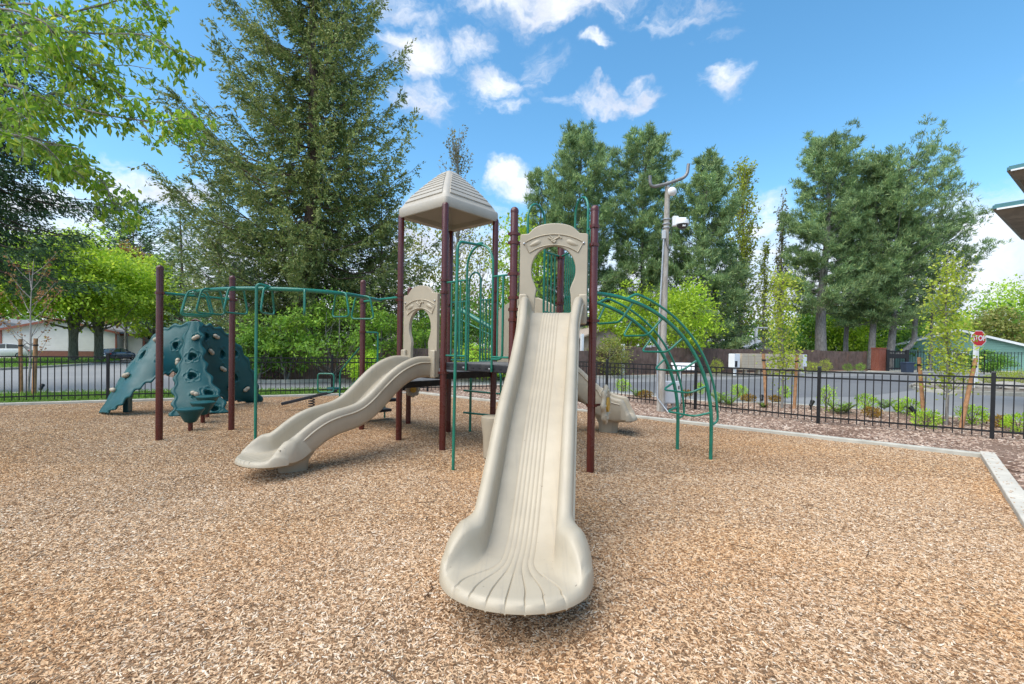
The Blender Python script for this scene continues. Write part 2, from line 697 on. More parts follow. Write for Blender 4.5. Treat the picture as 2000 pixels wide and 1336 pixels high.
strip('street_kerb', KERBR, -.16, .02, -.13, .02, M_conc)
sheet('grass_verge', [(-40, -3)] + [(-17.5, 9.0), (-12.6, 11.62), (-9.0, 13.4), (-5.2, 15.3), (-5.0, 17.8)] + [(-8.2, 16.3), (-14.5, 14.2), (-18, 12.1), (-40, 2.9)], .0, M_grass0, thick=.13)
# far side of the street
FARBED = [gxy(468, 747, -.1), gxy(560, 747.5, -.1), gxy(700, 744, -.1), gxy(900, 741, -.1), gxy(1080, 739, -.1), gxy(1230, 737, -.1), gxy(1420, 733, -.1), gxy(1600, 729, -.1), gxy(1690, 727, -.1), gxy(1700, 722, -.1), (37, 47), (30, 60), (-10, 60), (-24, 30), (-15, 21)]
sheet('fence_bed', FARBED, .02, M_mulch, thick=.16)
strip('far_kerb', FARBED[:9], -.02, .14, -.13, .03, M_conc)
VERGE = [gxy(-300, 722, -.1), gxy(0, 722.5, -.1), gxy(100, 717, -.1), gxy(190, 711, -.1), gxy(232, 707, -.1), gxy(236, 700, -.1), gxy(120, 701, -.1), gxy(-50, 703, -.1), gxy(-300, 706, -.1)]
sheet('far_verge', VERGE, .0, M_grass0, thick=.13)
strip('verge_kerb', VERGE[:5], -.02, .16, -.13, .01, M_conc)
sheet('far_pavement', [gxy(-300, 706.2, -.1), gxy(-50, 703.2, -.1), gxy(120, 701.2, -.1), gxy(236, 700.2, -.1), gxy(300, 699, -.1), gxy(320, 694, -.1), gxy(236, 694, -.1), gxy(0, 699, -.1), gxy(-300, 701, -.1)], -.02, M_conc, thick=.1)
ISL = [gxy(1776, 757, -.1), gxy(1800, 764, -.1), gxy(1870, 769, -.1), gxy(2010, 774, -.1), gxy(2300, 785, -.1), gxy(2300, 745, -.1), gxy(2010, 738, -.1), gxy(1930, 740, -.1), gxy(1850, 744, -.1), gxy(1800, 750, -.1)]
sheet('corner_island', ISL, .03, M_rockbed, thick=.16)
strip('island_kerb', [ISL[9]] + ISL[:5], -.02, .16, -.13, .04, M_conc)
sheet('gate_pavement', [gxy(1690, 727, -.1), gxy(1702, 721, -.1), gxy(1830, 722, -.1), gxy(2300, 728, -.1), gxy(2300, 735, -.1), gxy(1990, 731, -.1), gxy(1830, 727, -.1)], -.05, M_conc, thick=.06)

# ---- playground surface with its concrete border
PLAY = [(-22, 6.7), (-12.5, 11.35), (-5.9, 14.75), (-3.25, 15.85), (7.48, 7.28), (4.37, 3.76), (.42, -.7), (-2, -3), (-22, -3)]


def in_poly(x, y, poly, inset=0.0):
    c = False
    n = len(poly)
    for i in range(n):
        a, b = poly[i], poly[(i + 1) % n]
        if (a[1] > y) != (b[1] > y) and x < (b[0] - a[0]) * (y - a[1]) / (b[1] - a[1]) + a[0]:
            c = not c
        if inset:
            dx, dy = b[0] - a[0], b[1] - a[1]
            t = max(0, min(1, ((x - a[0]) * dx + (y - a[1]) * dy) / (dx * dx + dy * dy)))
            if math.hypot(x - a[0] - t * dx, y - a[1] - t * dy) < inset:
                return False
    return c


def lump(x, y):
    z = .024 * mnoise.noise((x * .55, y * .55, 3.1)) + .016 * mnoise.noise((x * 1.9, y * 1.9, 8.3))
    # hollows kicked out in front of the slide exits, and round the landing spots
    for hx, hy, d, w in ((0, 2.35, .085, .55), (-3.35, 5.1, .06, .5), (2.6, 8.7, .05, .4), (-.75, 6.15, .04, .35), (2.7, 7.1, .03, .4)):
        q = ((x - hx) ** 2 + (y - hy) ** 2) / (w * w)
        if q < 9:
            z -= d * math.exp(-q) - .3 * d * math.exp(-(math.sqrt(q) - 1.7) ** 2 * 3)
    return z


POSTS = dict(N=(-1.07, 7.2), W=(-1.93, 7.92), E=(-.32, 8.06), B=(-1.2, 8.8), SL=(.005, 6.24), SR=(1.065, 6.11), A=(.73, 7.12), P=(-2.87, 8.84), Q=(-2.14, 9.58), M1=(-5.86, 7.66), M2=(-5.24, 8.62))

sheet('playground_base', PLAY, -.11, M_chipbed)


def chip_material():
    m = bpy.data.materials.new('wood_chip')
    m.use_nodes = True
    t = NT(m.node_tree)
    out = t.n('ShaderNodeOutputMaterial')
    b = t.n('ShaderNodeBsdfPrincipled')
    t.l(b.outputs[0], out.inputs[0])
    b.inputs['Roughness'].default_value = .95
    b.inputs['Specular IOR Level'].default_value = .08
    oi = t.n('ShaderNodeObjectInfo')
    geo = t.n('ShaderNodeNewGeometry')
    c = t.cramp(oi.outputs['Random'], [(0, (.18, .10, .055)), (.14, (.27, .155, .085)), (.34, (.50, .315, .19)), (.60, (.66, .455, .29)), (.80, (.76, .56, .385)), (.92, (.72, .60, .49)), (1.0, (.86, .76, .64))])
    # paler and greyer where it has weathered, ochre where play has turned it over
    p2 = t.vmath('MULTIPLY', geo.outputs['Position'], (1, 1, 0))
    worn = t.ramp(t.noise(p2, .33, 3, .5), .42, .62, 0, .6)
    c = t.mix(worn, c, (.90, .86, .84), 'MULTIPLY')
    sep = t.n('ShaderNodeSeparateXYZ')
    t.l(geo.outputs['Position'], sep.inputs[0])
    grey = t.ramp(sep.outputs[1], 6.5, 2.5, 0.0, .8)
    c = t.mix(grey, c, t.mix(1.0, c, (.96, .985, 1.03), 'MULTIPLY'))
    och = t.ramp(t.noise(p2, .30, 4, .6), .40, .70, 0.0, .85)
    c = t.mix(och, c, t.mix(1.0, c, (1.04, .90, .70), 'MULTIPLY'))
    c = t.mix(1.0, c, (.985, .955, .88), 'MULTIPLY')
    loc = t.vmath('MULTIPLY', geo.outputs['Position'], (90, 90, 30))
    c = t.mix(t.ramp(t.noise(loc, 1.0, 3, .6), .3, .7, 0, .35), c, t.mix(1.0, c, (.6, .55, .5), 'MULTIPLY'))
    t.l(c, b.inputs['Base Color'])
    return m


def mulch_material():
    m = bpy.data.materials.new('bark_piece')
    m.use_nodes = True
    t = NT(m.node_tree)
    out = t.n('ShaderNodeOutputMaterial')
    b = t.n('ShaderNodeBsdfPrincipled')
    t.l(b.outputs[0], out.inputs[0])
    b.inputs['Roughness'].default_value = .85
    oi = t.n('ShaderNodeObjectInfo')
    c = t.cramp(oi.outputs['Random'], [(0, (.10, .06, .04)), (.3, (.29, .185, .13)), (.6, (.44, .305, .225)), (.85, (.56, .42, .32)), (1.0, (.66, .55, .45))])
    t.l(c, b.inputs['Base Color'])
    return m


def scatter(name, cells, mat, basemat, size, zoff, tilt, seed, size_var=(.35, 1.6)):
    """loose pieces lying over a patch; cells = (x, y, cell size, pieces per square metre)"""
    vs, fs, den = [], [], []
    for x, y, s, q in cells:
        o = len(vs)
        h = s / 2
        for px, py in ((x - h, y - h), (x + h, y - h), (x + h, y + h), (x - h, y + h)):
            vs.append((px, py, lump(px, py) + zoff))
        fs.append((o, o + 1, o + 2, o + 3))
        den.append(q)
    me = bpy.data.meshes.new(name)
    me.from_pydata(vs, [], fs)
    a = me.attributes.new('dens', 'FLOAT', 'FACE')
    a.data.foreach_set('value', den)
    me.materials.append(basemat)
    o = bpy.data.objects.new(name, me)
    C.objects.link(o)
    o['kind'] = 'stuff'
    g = bpy.data.node_groups.new(name, 'GeometryNodeTree')
    g.interface.new_socket('Geometry', in_out='INPUT', socket_type='NodeSocketGeometry')
    g.interface.new_socket('Geometry', in_out='OUTPUT', socket_type='NodeSocketGeometry')
    N, L = g.nodes.new, g.links.new
    gi, go = N('NodeGroupInput'), N('NodeGroupOutput')
    at_ = N('GeometryNodeInputNamedAttribute')
    at_.data_type = 'FLOAT'
    at_.inputs['Name'].default_value = 'dens'
    di = N('GeometryNodeDistributePointsOnFaces')
    L(gi.outputs[0], di.inputs['Mesh'])
    L(at_.outputs['Attribute'], di.inputs['Density'])
    di.inputs['Seed'].default_value = seed
    cube = N('GeometryNodeMeshCube')
    cube.inputs['Size'].default_value = size
    cube.inputs['Vertices X'].default_value = 3
    # a slight bow and pointed ends, so that a piece is a splinter and not a block
    sp = N('GeometryNodeSetPosition')
    pos = N('GeometryNodeInputPosition')
    sx = N('ShaderNodeSeparateXYZ')
    L(pos.outputs[0], sx.inputs[0])

    def mth(op, a, b):
        nd = N('ShaderNodeMath')
        nd.operation = op
        for s, v in zip(nd.inputs, (a, b)):
            if hasattr(v, 'is_output'):
                L(v, s)
            else:
                s.default_value = v
        return nd.outputs[0]
    u = mth('ABSOLUTE', mth('DIVIDE', sx.outputs[0], size[0] / 2), 0)
    k = mth('SUBTRACT', 1.0, mth('MULTIPLY', u, .55))
    cx = N('ShaderNodeCombineXYZ')
    L(sx.outputs[0], cx.inputs[0])
    L(mth('MULTIPLY', sx.outputs[1], k), cx.inputs[1])
    L(mth('SUBTRACT', sx.outputs[2], mth('MULTIPLY', u, size[2] * 1.1)), cx.inputs[2])
    L(cube.outputs['Mesh'], sp.inputs['Geometry'])
    L(cx.outputs[0], sp.inputs['Position'])
    sm = N('GeometryNodeSetMaterial')
    sm.inputs['Material'].default_value = mat
    L(sp.outputs[0], sm.inputs['Geometry'])
    ii = N('GeometryNodeInstanceOnPoints')
    L(di.outputs['Points'], ii.inputs['Points'])
    L(sm.outputs[0], ii.inputs['Instance'])
    rv = N('FunctionNodeRandomValue')
    rv.data_type = 'FLOAT_VECTOR'
    rv.inputs['Min'].default_value = (-tilt, -tilt, 0)
    rv.inputs['Max'].default_value = (tilt, tilt, 2 * PI)
    rv.inputs['Seed'].default_value = seed + 1
    L(rv.outputs['Value'], ii.inputs['Rotation'])
    rs = N('FunctionNodeRandomValue')
    rs.data_type = 'FLOAT_VECTOR'
    lo, hi = size_var
    rs.inputs['Min'].default_value = (lo, lo, .6)
    rs.inputs['Max'].default_value = (hi, hi * 1.05, 1.6)
    rs.inputs['Seed'].default_value = seed + 2
    L(rs.outputs['Value'], ii.inputs['Scale'])
    jn = N('GeometryNodeJoinGeometry')
    L(gi.outputs[0], jn.inputs[0])
    L(ii.outputs[0], jn.inputs[0])
    L(jn.outputs[0], go.inputs[0])
    md = o.modifiers.new('scatter', 'NODES')
    md.node_group = g
    return o


def cells_in(poly, s, lim, dens, inset):
    out = []
    x0, x1, y0, y1 = lim
    for i in range(int((x1 - x0) / s)):
        for j in range(int((y1 - y0) / s)):
            x, y = x0 + (i + .5) * s, y0 + (j + .5) * s
            if abs(x) > 1.16 * y + 1.2 or y < 1.5:
                continue
            if in_poly(x, y, poly, inset) or (not inset and any(in_poly(x + a * s / 2, y + b * s / 2, poly) for a in (-1, 1) for b in (-1, 1))):
                out.append((x, y, s, dens(x, y)))
    return out


M_chip = chip_material()
scatter('wood_chips', cells_in(PLAY, .125, (-20, 8, 1.4, 16), lambda x, y: 8800 if y < 4.2 else 6500 if y < 6 else 3700 if y < 9 else 1800, 0), M_chip, M_chipbed, (.037, .0074, .0031), -.012, .42, 11)
M_bark = mulch_material()
scatter('bark_pieces', cells_in(BED, .25, (-4, 15, 4, 20), lambda x, y: 650 if y < 9 else 420, .14), M_bark, M_mulch, (.075, .026, .008), .004, .45, 31)

# concrete border: thin along the back, wide and pale on the right
strip('playground_border', PLAY[:5], .0, .14, -.10, .045, M_conc)
ka, kb = Vector((7.62, 7.44)), Vector((.42, -.70))
kerb_pts = [tuple(ka.lerp(kb, i / 7)) for i in range(8)]
M_pale = pmat('pale_concrete', (.54, .49, .41), .88, .2, var=.10, vscale=5, bump=.35, bscale=110, dirt=.3, dirtcol=(.38, .34, .27))
for a, b in zip(kerb_pts[:-1], kerb_pts[1:]):
    g = (Vector(b) - Vector(a)).normalized() * .006
    strip('playground_kerb', [tuple(Vector(a) + g), tuple(Vector(b) - g)], -.02, .155, -.10, .055, M_pale)
# a few chips kicked on to the kerb, and thin dark twigs lying about
rk = random.Random(8)
mb = MB()
for i in range(110):
    q = ka.lerp(kb, rk.random()) + Vector((.75, -.66)) * (.155 * rk.random() ** 1.6)
    l = rk.uniform(.012, .035)
    mb.box((q.x, q.y, .059), (l, rk.uniform(.005, .010), .004), Matrix.Rotation(rk.uniform(0, 6), 4, 'Z') @ Matrix.Rotation(rk.uniform(-.15, .15), 4, 'Y'))
obj('spilled_chips', mb, pmat('spilled_chip', (.50, .33, .20), .9, .1, var=.3, vscale=30), kind='stuff')
mb = MB()
for i in range(46):
    x, y = rk.uniform(-4, 4.5), rk.uniform(2.2, 7)
    if not in_poly(x, y, PLAY, .3):
        continue
    a, l = rk.uniform(0, 6), rk.uniform(.06, .22)
    p = Vector((x, y, lump(x, y) + .006))
    d = Vector((math.cos(a), math.sin(a), 0)) * l
    mb.tube([p, p + d * .5 + Vector((d.y, -d.x, 0)) * rk.uniform(-.2, .2) + Vector((0, 0, .006)), p + d], [.0035, .003, .0018], 5)
obj('fallen_twigs', mb, pmat('dark_twig', (.09, .055, .035), .9, .1, var=.3), kind='stuff')
sheet('walkway', [(5.98, 5.42), (.9, -.45), (6.5, -5.3), (11.6, .55)][::-1], .03, pmat('walk_concrete', (.46, .45, .42), .85, .2, var=.05, bump=.15), thick=.1)

# ------------------------------------------------------------------ the play structure
PS = thing('play_structure', (-.6, 7.6, 0), 'beige, maroon and green playground structure with three slides, peaked roof and overhead loop ladder', 'playground')
PR = .052
TOPS = dict(N=3.86, W=3.86, E=3.86, B=3.86, SL=3.50, SR=3.50, A=3.22, P=2.86, Q=2.83, M1=2.88, M2=2.87)
RINGS = dict(N=(1.20, 2.45, 2.64), W=(1.18, 2.39, 2.47), E=(1.18, 2.42, 2.58), B=(1.18, 2.40), SL=(1.98, 2.12, 2.28, 2.60, 3.02, 3.14), SR=(.86, 1.98, 2.98, 3.22), A=(1.95, 2.3, 3.0), P=(1.0, 1.86, 2.43), Q=(1.0, .72), M1=(2.42,), M2=(2.42,))


def ring_mesh():
    mb = MB()
    mb.lathe((0, 0, 0), [(PR, -.022), (PR + .012, -.02), (PR + .013, .02), (PR, .022)], 14)
    for a in (.4, .4 + PI):
        mb.box((math.cos(a) * (PR + .018), math.sin(a) * (PR + .018), 0), (.03, .026, .036), rz=a)
    return mb


ring0 = None
for k, (x, y) in POSTS.items():
    h = TOPS[k]
    mb = MB()
    prof = [(PR, -.2), (PR, h - .05)] + [(PR * math.cos(a), h - .05 + .05 * math.sin(a)) for a in (.35, .7, 1.05, 1.3)]
    mb.lathe((x, y, 0), prof, 18)
    p = obj('post', mb, M_post, PS, smooth=40, org=(x, y, 0))
    cap = MB().lathe((x, y, 0), [(PR + .003, h - .075), (PR + .004, h - .05)] + [((PR + .004) * math.cos(a), h - .05 + .055 * math.sin(a)) for a in (.3, .6, .9, 1.2, 1.45)], 18)
    if k not in 'NWEB':
        obj('post_cap', cap, M_tan if k in ('X',) else M_post, p, smooth=50, org=(x, y, h))
    for z in RINGS[k]:
        if ring0 is None:
            mb = ring_mesh()
            mb.v = [(v[0] + x, v[1] + y, v[2] + z) for v in mb.v]
            ring0 = obj('clamp', mb, M_post, p, smooth=40, org=(x, y, z))
        else:
            r_ = share(ring0, p, (0, 0, z), name='clamp')
            r_.rotation_euler.z = .9 * z + x


def V3(k, z):
    return Vector((*POSTS[k], z))


def lerp2(a, b, k, z):
    p, q = Vector(POSTS[a]), Vector(POSTS[b])
    r = p.lerp(q, k)
    return Vector((r.x, r.y, z))


# decks: coated steel with a dusty top
def deck(keys, z, grow=0.0):
    P = [Vector(POSTS[k]) for k in keys]
    c = sum(P, Vector((0, 0))) / len(P)
    P = [c + (p - c) * (1 - .03) for p in P]
    if sum(P[i].x * P[(i + 1) % len(P)].y - P[(i + 1) % len(P)].x * P[i].y for i in range(len(P))) < 0:
        P = P[::-1]
    o = obj('deck', MB().prism([tuple(p) for p in P], z - .11, z - .004), M_deck, PS, bevel=.012, org=(c.x, c.y, z))
    Q = [c + (p - c) * .985 for p in P]
    obj('deck_surface', MB().prism([tuple(p) for p in Q], z - .0035, z + .004), M_decktop, o, org=(c.x, c.y, z))
    # front skirt slots
    for a, b in zip(P, P[1:] + P[:1]):
        d = (b - a)
        nrm = Vector((d.y, -d.x)).normalized()
        mb = MB()
        m = int(d.length / .13)
        for i in range(m):
            q = a + d * ((i + .5) / m) + nrm * .002
            mb.box((q.x, q.y, z - .06), (.045, .006, .012), rz=math.atan2(d.y, d.x))
        obj('skirt_slots', mb, M_black, o, kind='stuff')
    return o


deck(['N', 'W', 'B', 'E'], 1.20)
deck(['N', 'SL', 'A', 'E'], 1.36)
deck(['SL', 'SR', 'A'], 2.03)
deck(['W', 'P', 'Q', 'B'], .98)

# roof
def build_roof():
    ctr = Vector((-1.125, 8.0, 0))
    cs = [Vector((*POSTS[k], 0)) for k in ('N', 'E', 'B', 'W')]
    dirs = [(c - ctr) for c in cs]
    ze, zf, zt = 3.79, 3.965, 4.60

    def ring(scale, z, chamfer, n=3):
        """square with rounded corners"""
        out = []
        for i in range(4):
            d = dirs[i] * scale
            dp, dn = dirs[i - 1] * scale, dirs[(i + 1) % 4] * scale
            e0, e1 = (dp - d), (dn - d)
            a = d + e0 * chamfer
            b = d + e1 * chamfer
            for j in range(n + 1):
                u = j / n
                q = a * (1 - u) ** 2 + d * 2 * u * (1 - u) + b * u * u
                out.append(ctr + q + Vector((0, 0, z)))
        return out
    prof = []
    S0, S1 = 1.075, .17
    prof.append((S0 * .93, ze + .005, .04))
    prof.append((S0 * .985, ze, .04))
    prof.append((S0, ze + .012, .045))
    prof.append((S0 * 1.0, zf - .035, .05))
    prof.append((S0 * .985, zf - .008, .055))
    prof.append((S0 * .955, zf + .004, .06))
    m = 8
    for i in range(1, 17):
        t = i / 16
        s = .955 * S0 + (S1 - .955 * S0) * t
        z = zf + (zt - zf) * (t ** .80)
        prof.append((s, z, .06 + .12 * t))
    prof.append((S1 * .7, zt + .018, .2))
    mb = MB()
    mb.grid([ring(s, z, c) for s, z, c in prof], cv=True)
    mb.add(ring(S1 * .7, zt + .018, .2), [tuple(range(16))])
    # underside, recessed
    und = [(S0 * .93, ze + .005, .04), (S0 * .86, ze + .02, .04), (S0 * .86, ze + .10, .05), (S0 * .80, ze + .13, .05), (.25, zt - .16, .1), (.02, zt - .12, .1)]
    mb.grid([ring(s, z, c) for s, z, c in und][::-1], cv=True)
    rf = obj('roof', mb, M_roof, PS, smooth=45, org=(ctr.x, ctr.y, ze))
    # lapped courses on each face between the smooth hips
    for i in range(4):
        a, b = dirs[i], dirs[(i + 1) % 4]
        for k in range(m):
            t0, t1 = .05 + .88 * k / m, .05 + .88 * (k + .88) / m
            V = []
            for t, lift in ((t0, .020), (t1, .013)):
                s = .955 * S0 + (S1 - .955 * S0) * t
                z = zf + (zt - zf) * (t ** .80)
                w = min(.34, .055 / (1.0 * s) + .02)
                nrm = ((a + b) / 2).normalized() * .55 + Vector((0, 0, .8))
                for u in (w, 1 - w):
                    q = ctr + (a.lerp(b, u)) * s + Vector((0, 0, z)) + nrm * lift
                    V.append(q)
                    V.append(q - nrm * (lift + .02))
            fs = [(0, 2, 6, 4), (1, 5, 7, 3), (0, 1, 3, 2), (4, 6, 7, 5), (0, 4, 5, 1), (2, 3, 7, 6)]
            obj('shingle', MB().add(V, fs), M_roof, rf, bevel=.004)
    return rf


build_roof()


# ---- slides
def build_slide(path, W0, W1, ex, label, hood=True, foot_s=None, ribs=7, wall=.21, wbed=.27, grooves=True, lipfan=.105, M=None, corner=.45, wav=0.0, Wm=None):
    """moulded trough along a 3-D path; the exit is rounded in plan and rolls over at the lip"""
    Wm = Wm or W0
    P = crom(path, 24)
    s = [0]
    for a, b in zip(P[:-1], P[1:]):
        s.append(s[-1] + (b - a).length)
    L = s[-1]
    s = np.array(s)
    A = np.array([tuple(p) for p in P])

    def pos(q):
        return Vector([np.interp(q, s, A[:, k]) for k in range(3)])

    def frame(q):
        a, b = pos(max(0, q - .06)), pos(min(L, q + .06))
        t = (b - a).normalized()
        x = Vector((t.y, -t.x, 0)).normalized()      # right-hand side seen going down
        n = x.cross(t)
        return t, x, n

    def width(q, sm):
        k = min(1.0, q / 1.1)
        k = k * k * (3 - 2 * k)
        w = W0 + (Wm - W0) * k
        return w + (W1 - w) * sm

    NR = 96
    rows = []
    for i in range(NR + 8):
        roll = max(0, i - NR) / 7.0
        tt = min(i, NR) / NR
        tt = tt ** .95
        # column list (lateral, height)
        sc = tt * L
        f = max(0.0, min(1.0, (sc - (L - ex)) / ex))
        sm = f * f * (3 - 2 * f)
        Wd = width(sc, sm)
        wb = wbed + (Wd - .15 - wbed) * sm * .9
        h = wall * (1 - .74 * (max(0, (f - .50) / .50) ** 1.4))
        h *= 1 + wav * math.sin(sc * 6.2 + .6)
        rt = .052 - .012 * sm
        cols = []
        cols += [(-Wd + .03, -.115 + .05 * sm), (-Wd, -.07 + .03 * sm), (-Wd, h - rt * 1.25)]
        for a in (150, 115, 80, 45, 15):
            cols.append((-Wd + rt + rt * math.cos(R(a)), h - rt + rt * math.sin(R(a))))
        xi = -Wd + 2 * rt
        for k in range(1, 7):
            u = k / 6.0
            cols.append((xi + (-wb - xi) * (u ** 1.25), (h - rt) * (1 - u) ** 1.9))
        sp = .034 + lipfan * sm ** 1.4 * .62
        g0 = -(ribs - 1) / 2
        dg = .0035 + .006 * sm
        for k in range(ribs):
            x = (g0 + k) * sp
            cols += [(x - .006, 0), (x, -dg if grooves else 0), (x + .006, 0), (x + sp * .5, .001)]
        cols.pop()
        right = [(-x, z) for x, z in cols[:14]][::-1]
        cols = cols + right
        und = [(Wd - .06, -.125 + .04 * sm), (wb, -.07), (0, -.06), (-wb, -.07), (-Wd + .06, -.125 + .04 * sm)]
        cols = cols + und
        row = []
        for x, z in cols:
            cut = corner * (1 - math.sqrt(max(0, 1 - min(1, abs(x) / (Wd + .002)) ** 2.1)))
            q = tt * (L - cut)
            t, xx, n = frame(q)
            p = pos(q) + xx * x + n * z
            if roll:
                ang = roll * PI / 2
                ax_ = min(.995, abs(x) / (Wd + .002))
                g = corner * ax_ ** 1.1 * 1.1 / math.sqrt(max(.004, 1 - ax_ ** 2.1)) / Wd
                out = (t + xx * (g if x > 0 else -g)).normalized()
                zp = max(0.0, z)
                if z > -.03:
                    p += out * ((.05 + .06 * zp) * (1 - .85 * ax_ ** 6) * math.sin(ang))
                    p -= n * ((zp + .06) * (1 - math.cos(ang)))
                else:
                    p += out * (.035 * (1 - .9 * ax_ ** 6) * math.sin(ang))
            row.append(p)
        rows.append(row)
    mb = MB()
    mb.grid(rows, cv=True, cap=True)
    o = obj('slide', mb, M or M_slide, PS, smooth=42, label=label, org=tuple(pos(0)))
    # moulded line along both outer walls
    for sg in (-1, 1):
        line = []
        for i in range(0, 60):
            q = L * (.02 + .90 * i / 59)
            t, xx, n = frame(q)
            f = max(0.0, min(1.0, (q - (L - ex)) / ex))
            sm = f * f * (3 - 2 * f)
            Wd = width(q, sm)
            h = wall * (1 - .74 * (max(0, (f - .50) / .50) ** 1.4))
            if f > .75:
                break
            line.append(pos(q) + xx * (sg * (Wd + .002)) + n * (h - .10))
        obj('moulded_ridge', MB().tube(line, .014, 6), M or M_slide, o, smooth=60)
    if foot_s:
        t, xx, n = frame(L - foot_s)
        c = pos(L - foot_s)
        yaw = math.atan2(t.y, t.x)
        mb = MB()
        prof = [(.15, 0), (.155, .02), (.165, c.z * .45), (.24, c.z - .055)]
        T = rot2(yaw) @ Matrix.Diagonal((1.15, 1.0, 1, 1))
        mb.lathe((c.x, c.y, -.02), prof, 20, T)
        obj('slide_foot', mb, M or M_slide, o, smooth=50, org=(c.x, c.y, 0))
    return o


def slide_profile(a, b, za, zb, n, flat0, flat1, wave, waves, bend=(0, 0)):
    """path from a to b (plan), falling from za to zb with a flat start and run-out"""
    a, b = Vector(a), Vector(b)
    L = (b - a).length
    out = []
    for i in range(n + 1):
        u = i / n
        d = u * L
        if d < flat0:
            k = 0
        elif d > L - flat1:
            k = 1
        else:
            k = (d - flat0) / (L - flat0 - flat1)
        e = .10
        # eased ramp, steep in the middle
        if k < e:
            r = k * k / (2 * e)
        elif k > 1 - e:
            r = (1 - e) - (1 - k) ** 2 / (2 * e)
        else:
            r = k - e / 2
        r /= (1 - e)
        z = za + (zb - za) * r
        if 0 < k < 1:
            z += wave * math.sin(k * 2 * PI * waves) * math.sin(k * PI) ** .5
        p = a.lerp(b, u)
        out.append((p.x, p.y, z))
    return out


mS = (Vector(POSTS['SL']) + Vector(POSTS['SR'])) / 2
mT = (Vector(POSTS['N']) + Vector(POSTS['W'])) / 2
build_slide(slide_profile((mS.x, mS.y - .02), (-.01, 2.50), 2.06, .235, 26, .22, .48, .035, 2), .405, .475, .50, 'tallest beige slide, with ribbed bed and scalloped lip', foot_s=.62, Wm=.342, wbed=.225)
build_slide(slide_profile((mT.x, mT.y), (-3.12, 5.36), 1.24, .25, 26, .16, .42, .085, 1.5), .345, .41, .45, 'lower wavy beige slide under the roofed tower', foot_s=.62, ribs=5, lipfan=.07, Wm=.31, wbed=.19, corner=.36)
mE = (Vector(POSTS['E']) + Vector(POSTS['A'])) / 2
build_slide([(mE.x, mE.y, 1.38), (mE.x + .18, mE.y + .35, 1.37), (.62, 8.55, 1.22), (1.05, 8.95, .92), (1.5, 9.08, .62), (1.85, 9.0, .42), (2.15, 8.88, .345), (2.36, 8.80, .335)], .33, .34, .35, 'short curved beige slide behind the tall slide', foot_s=.5, ribs=3, wall=.33, corner=.14)


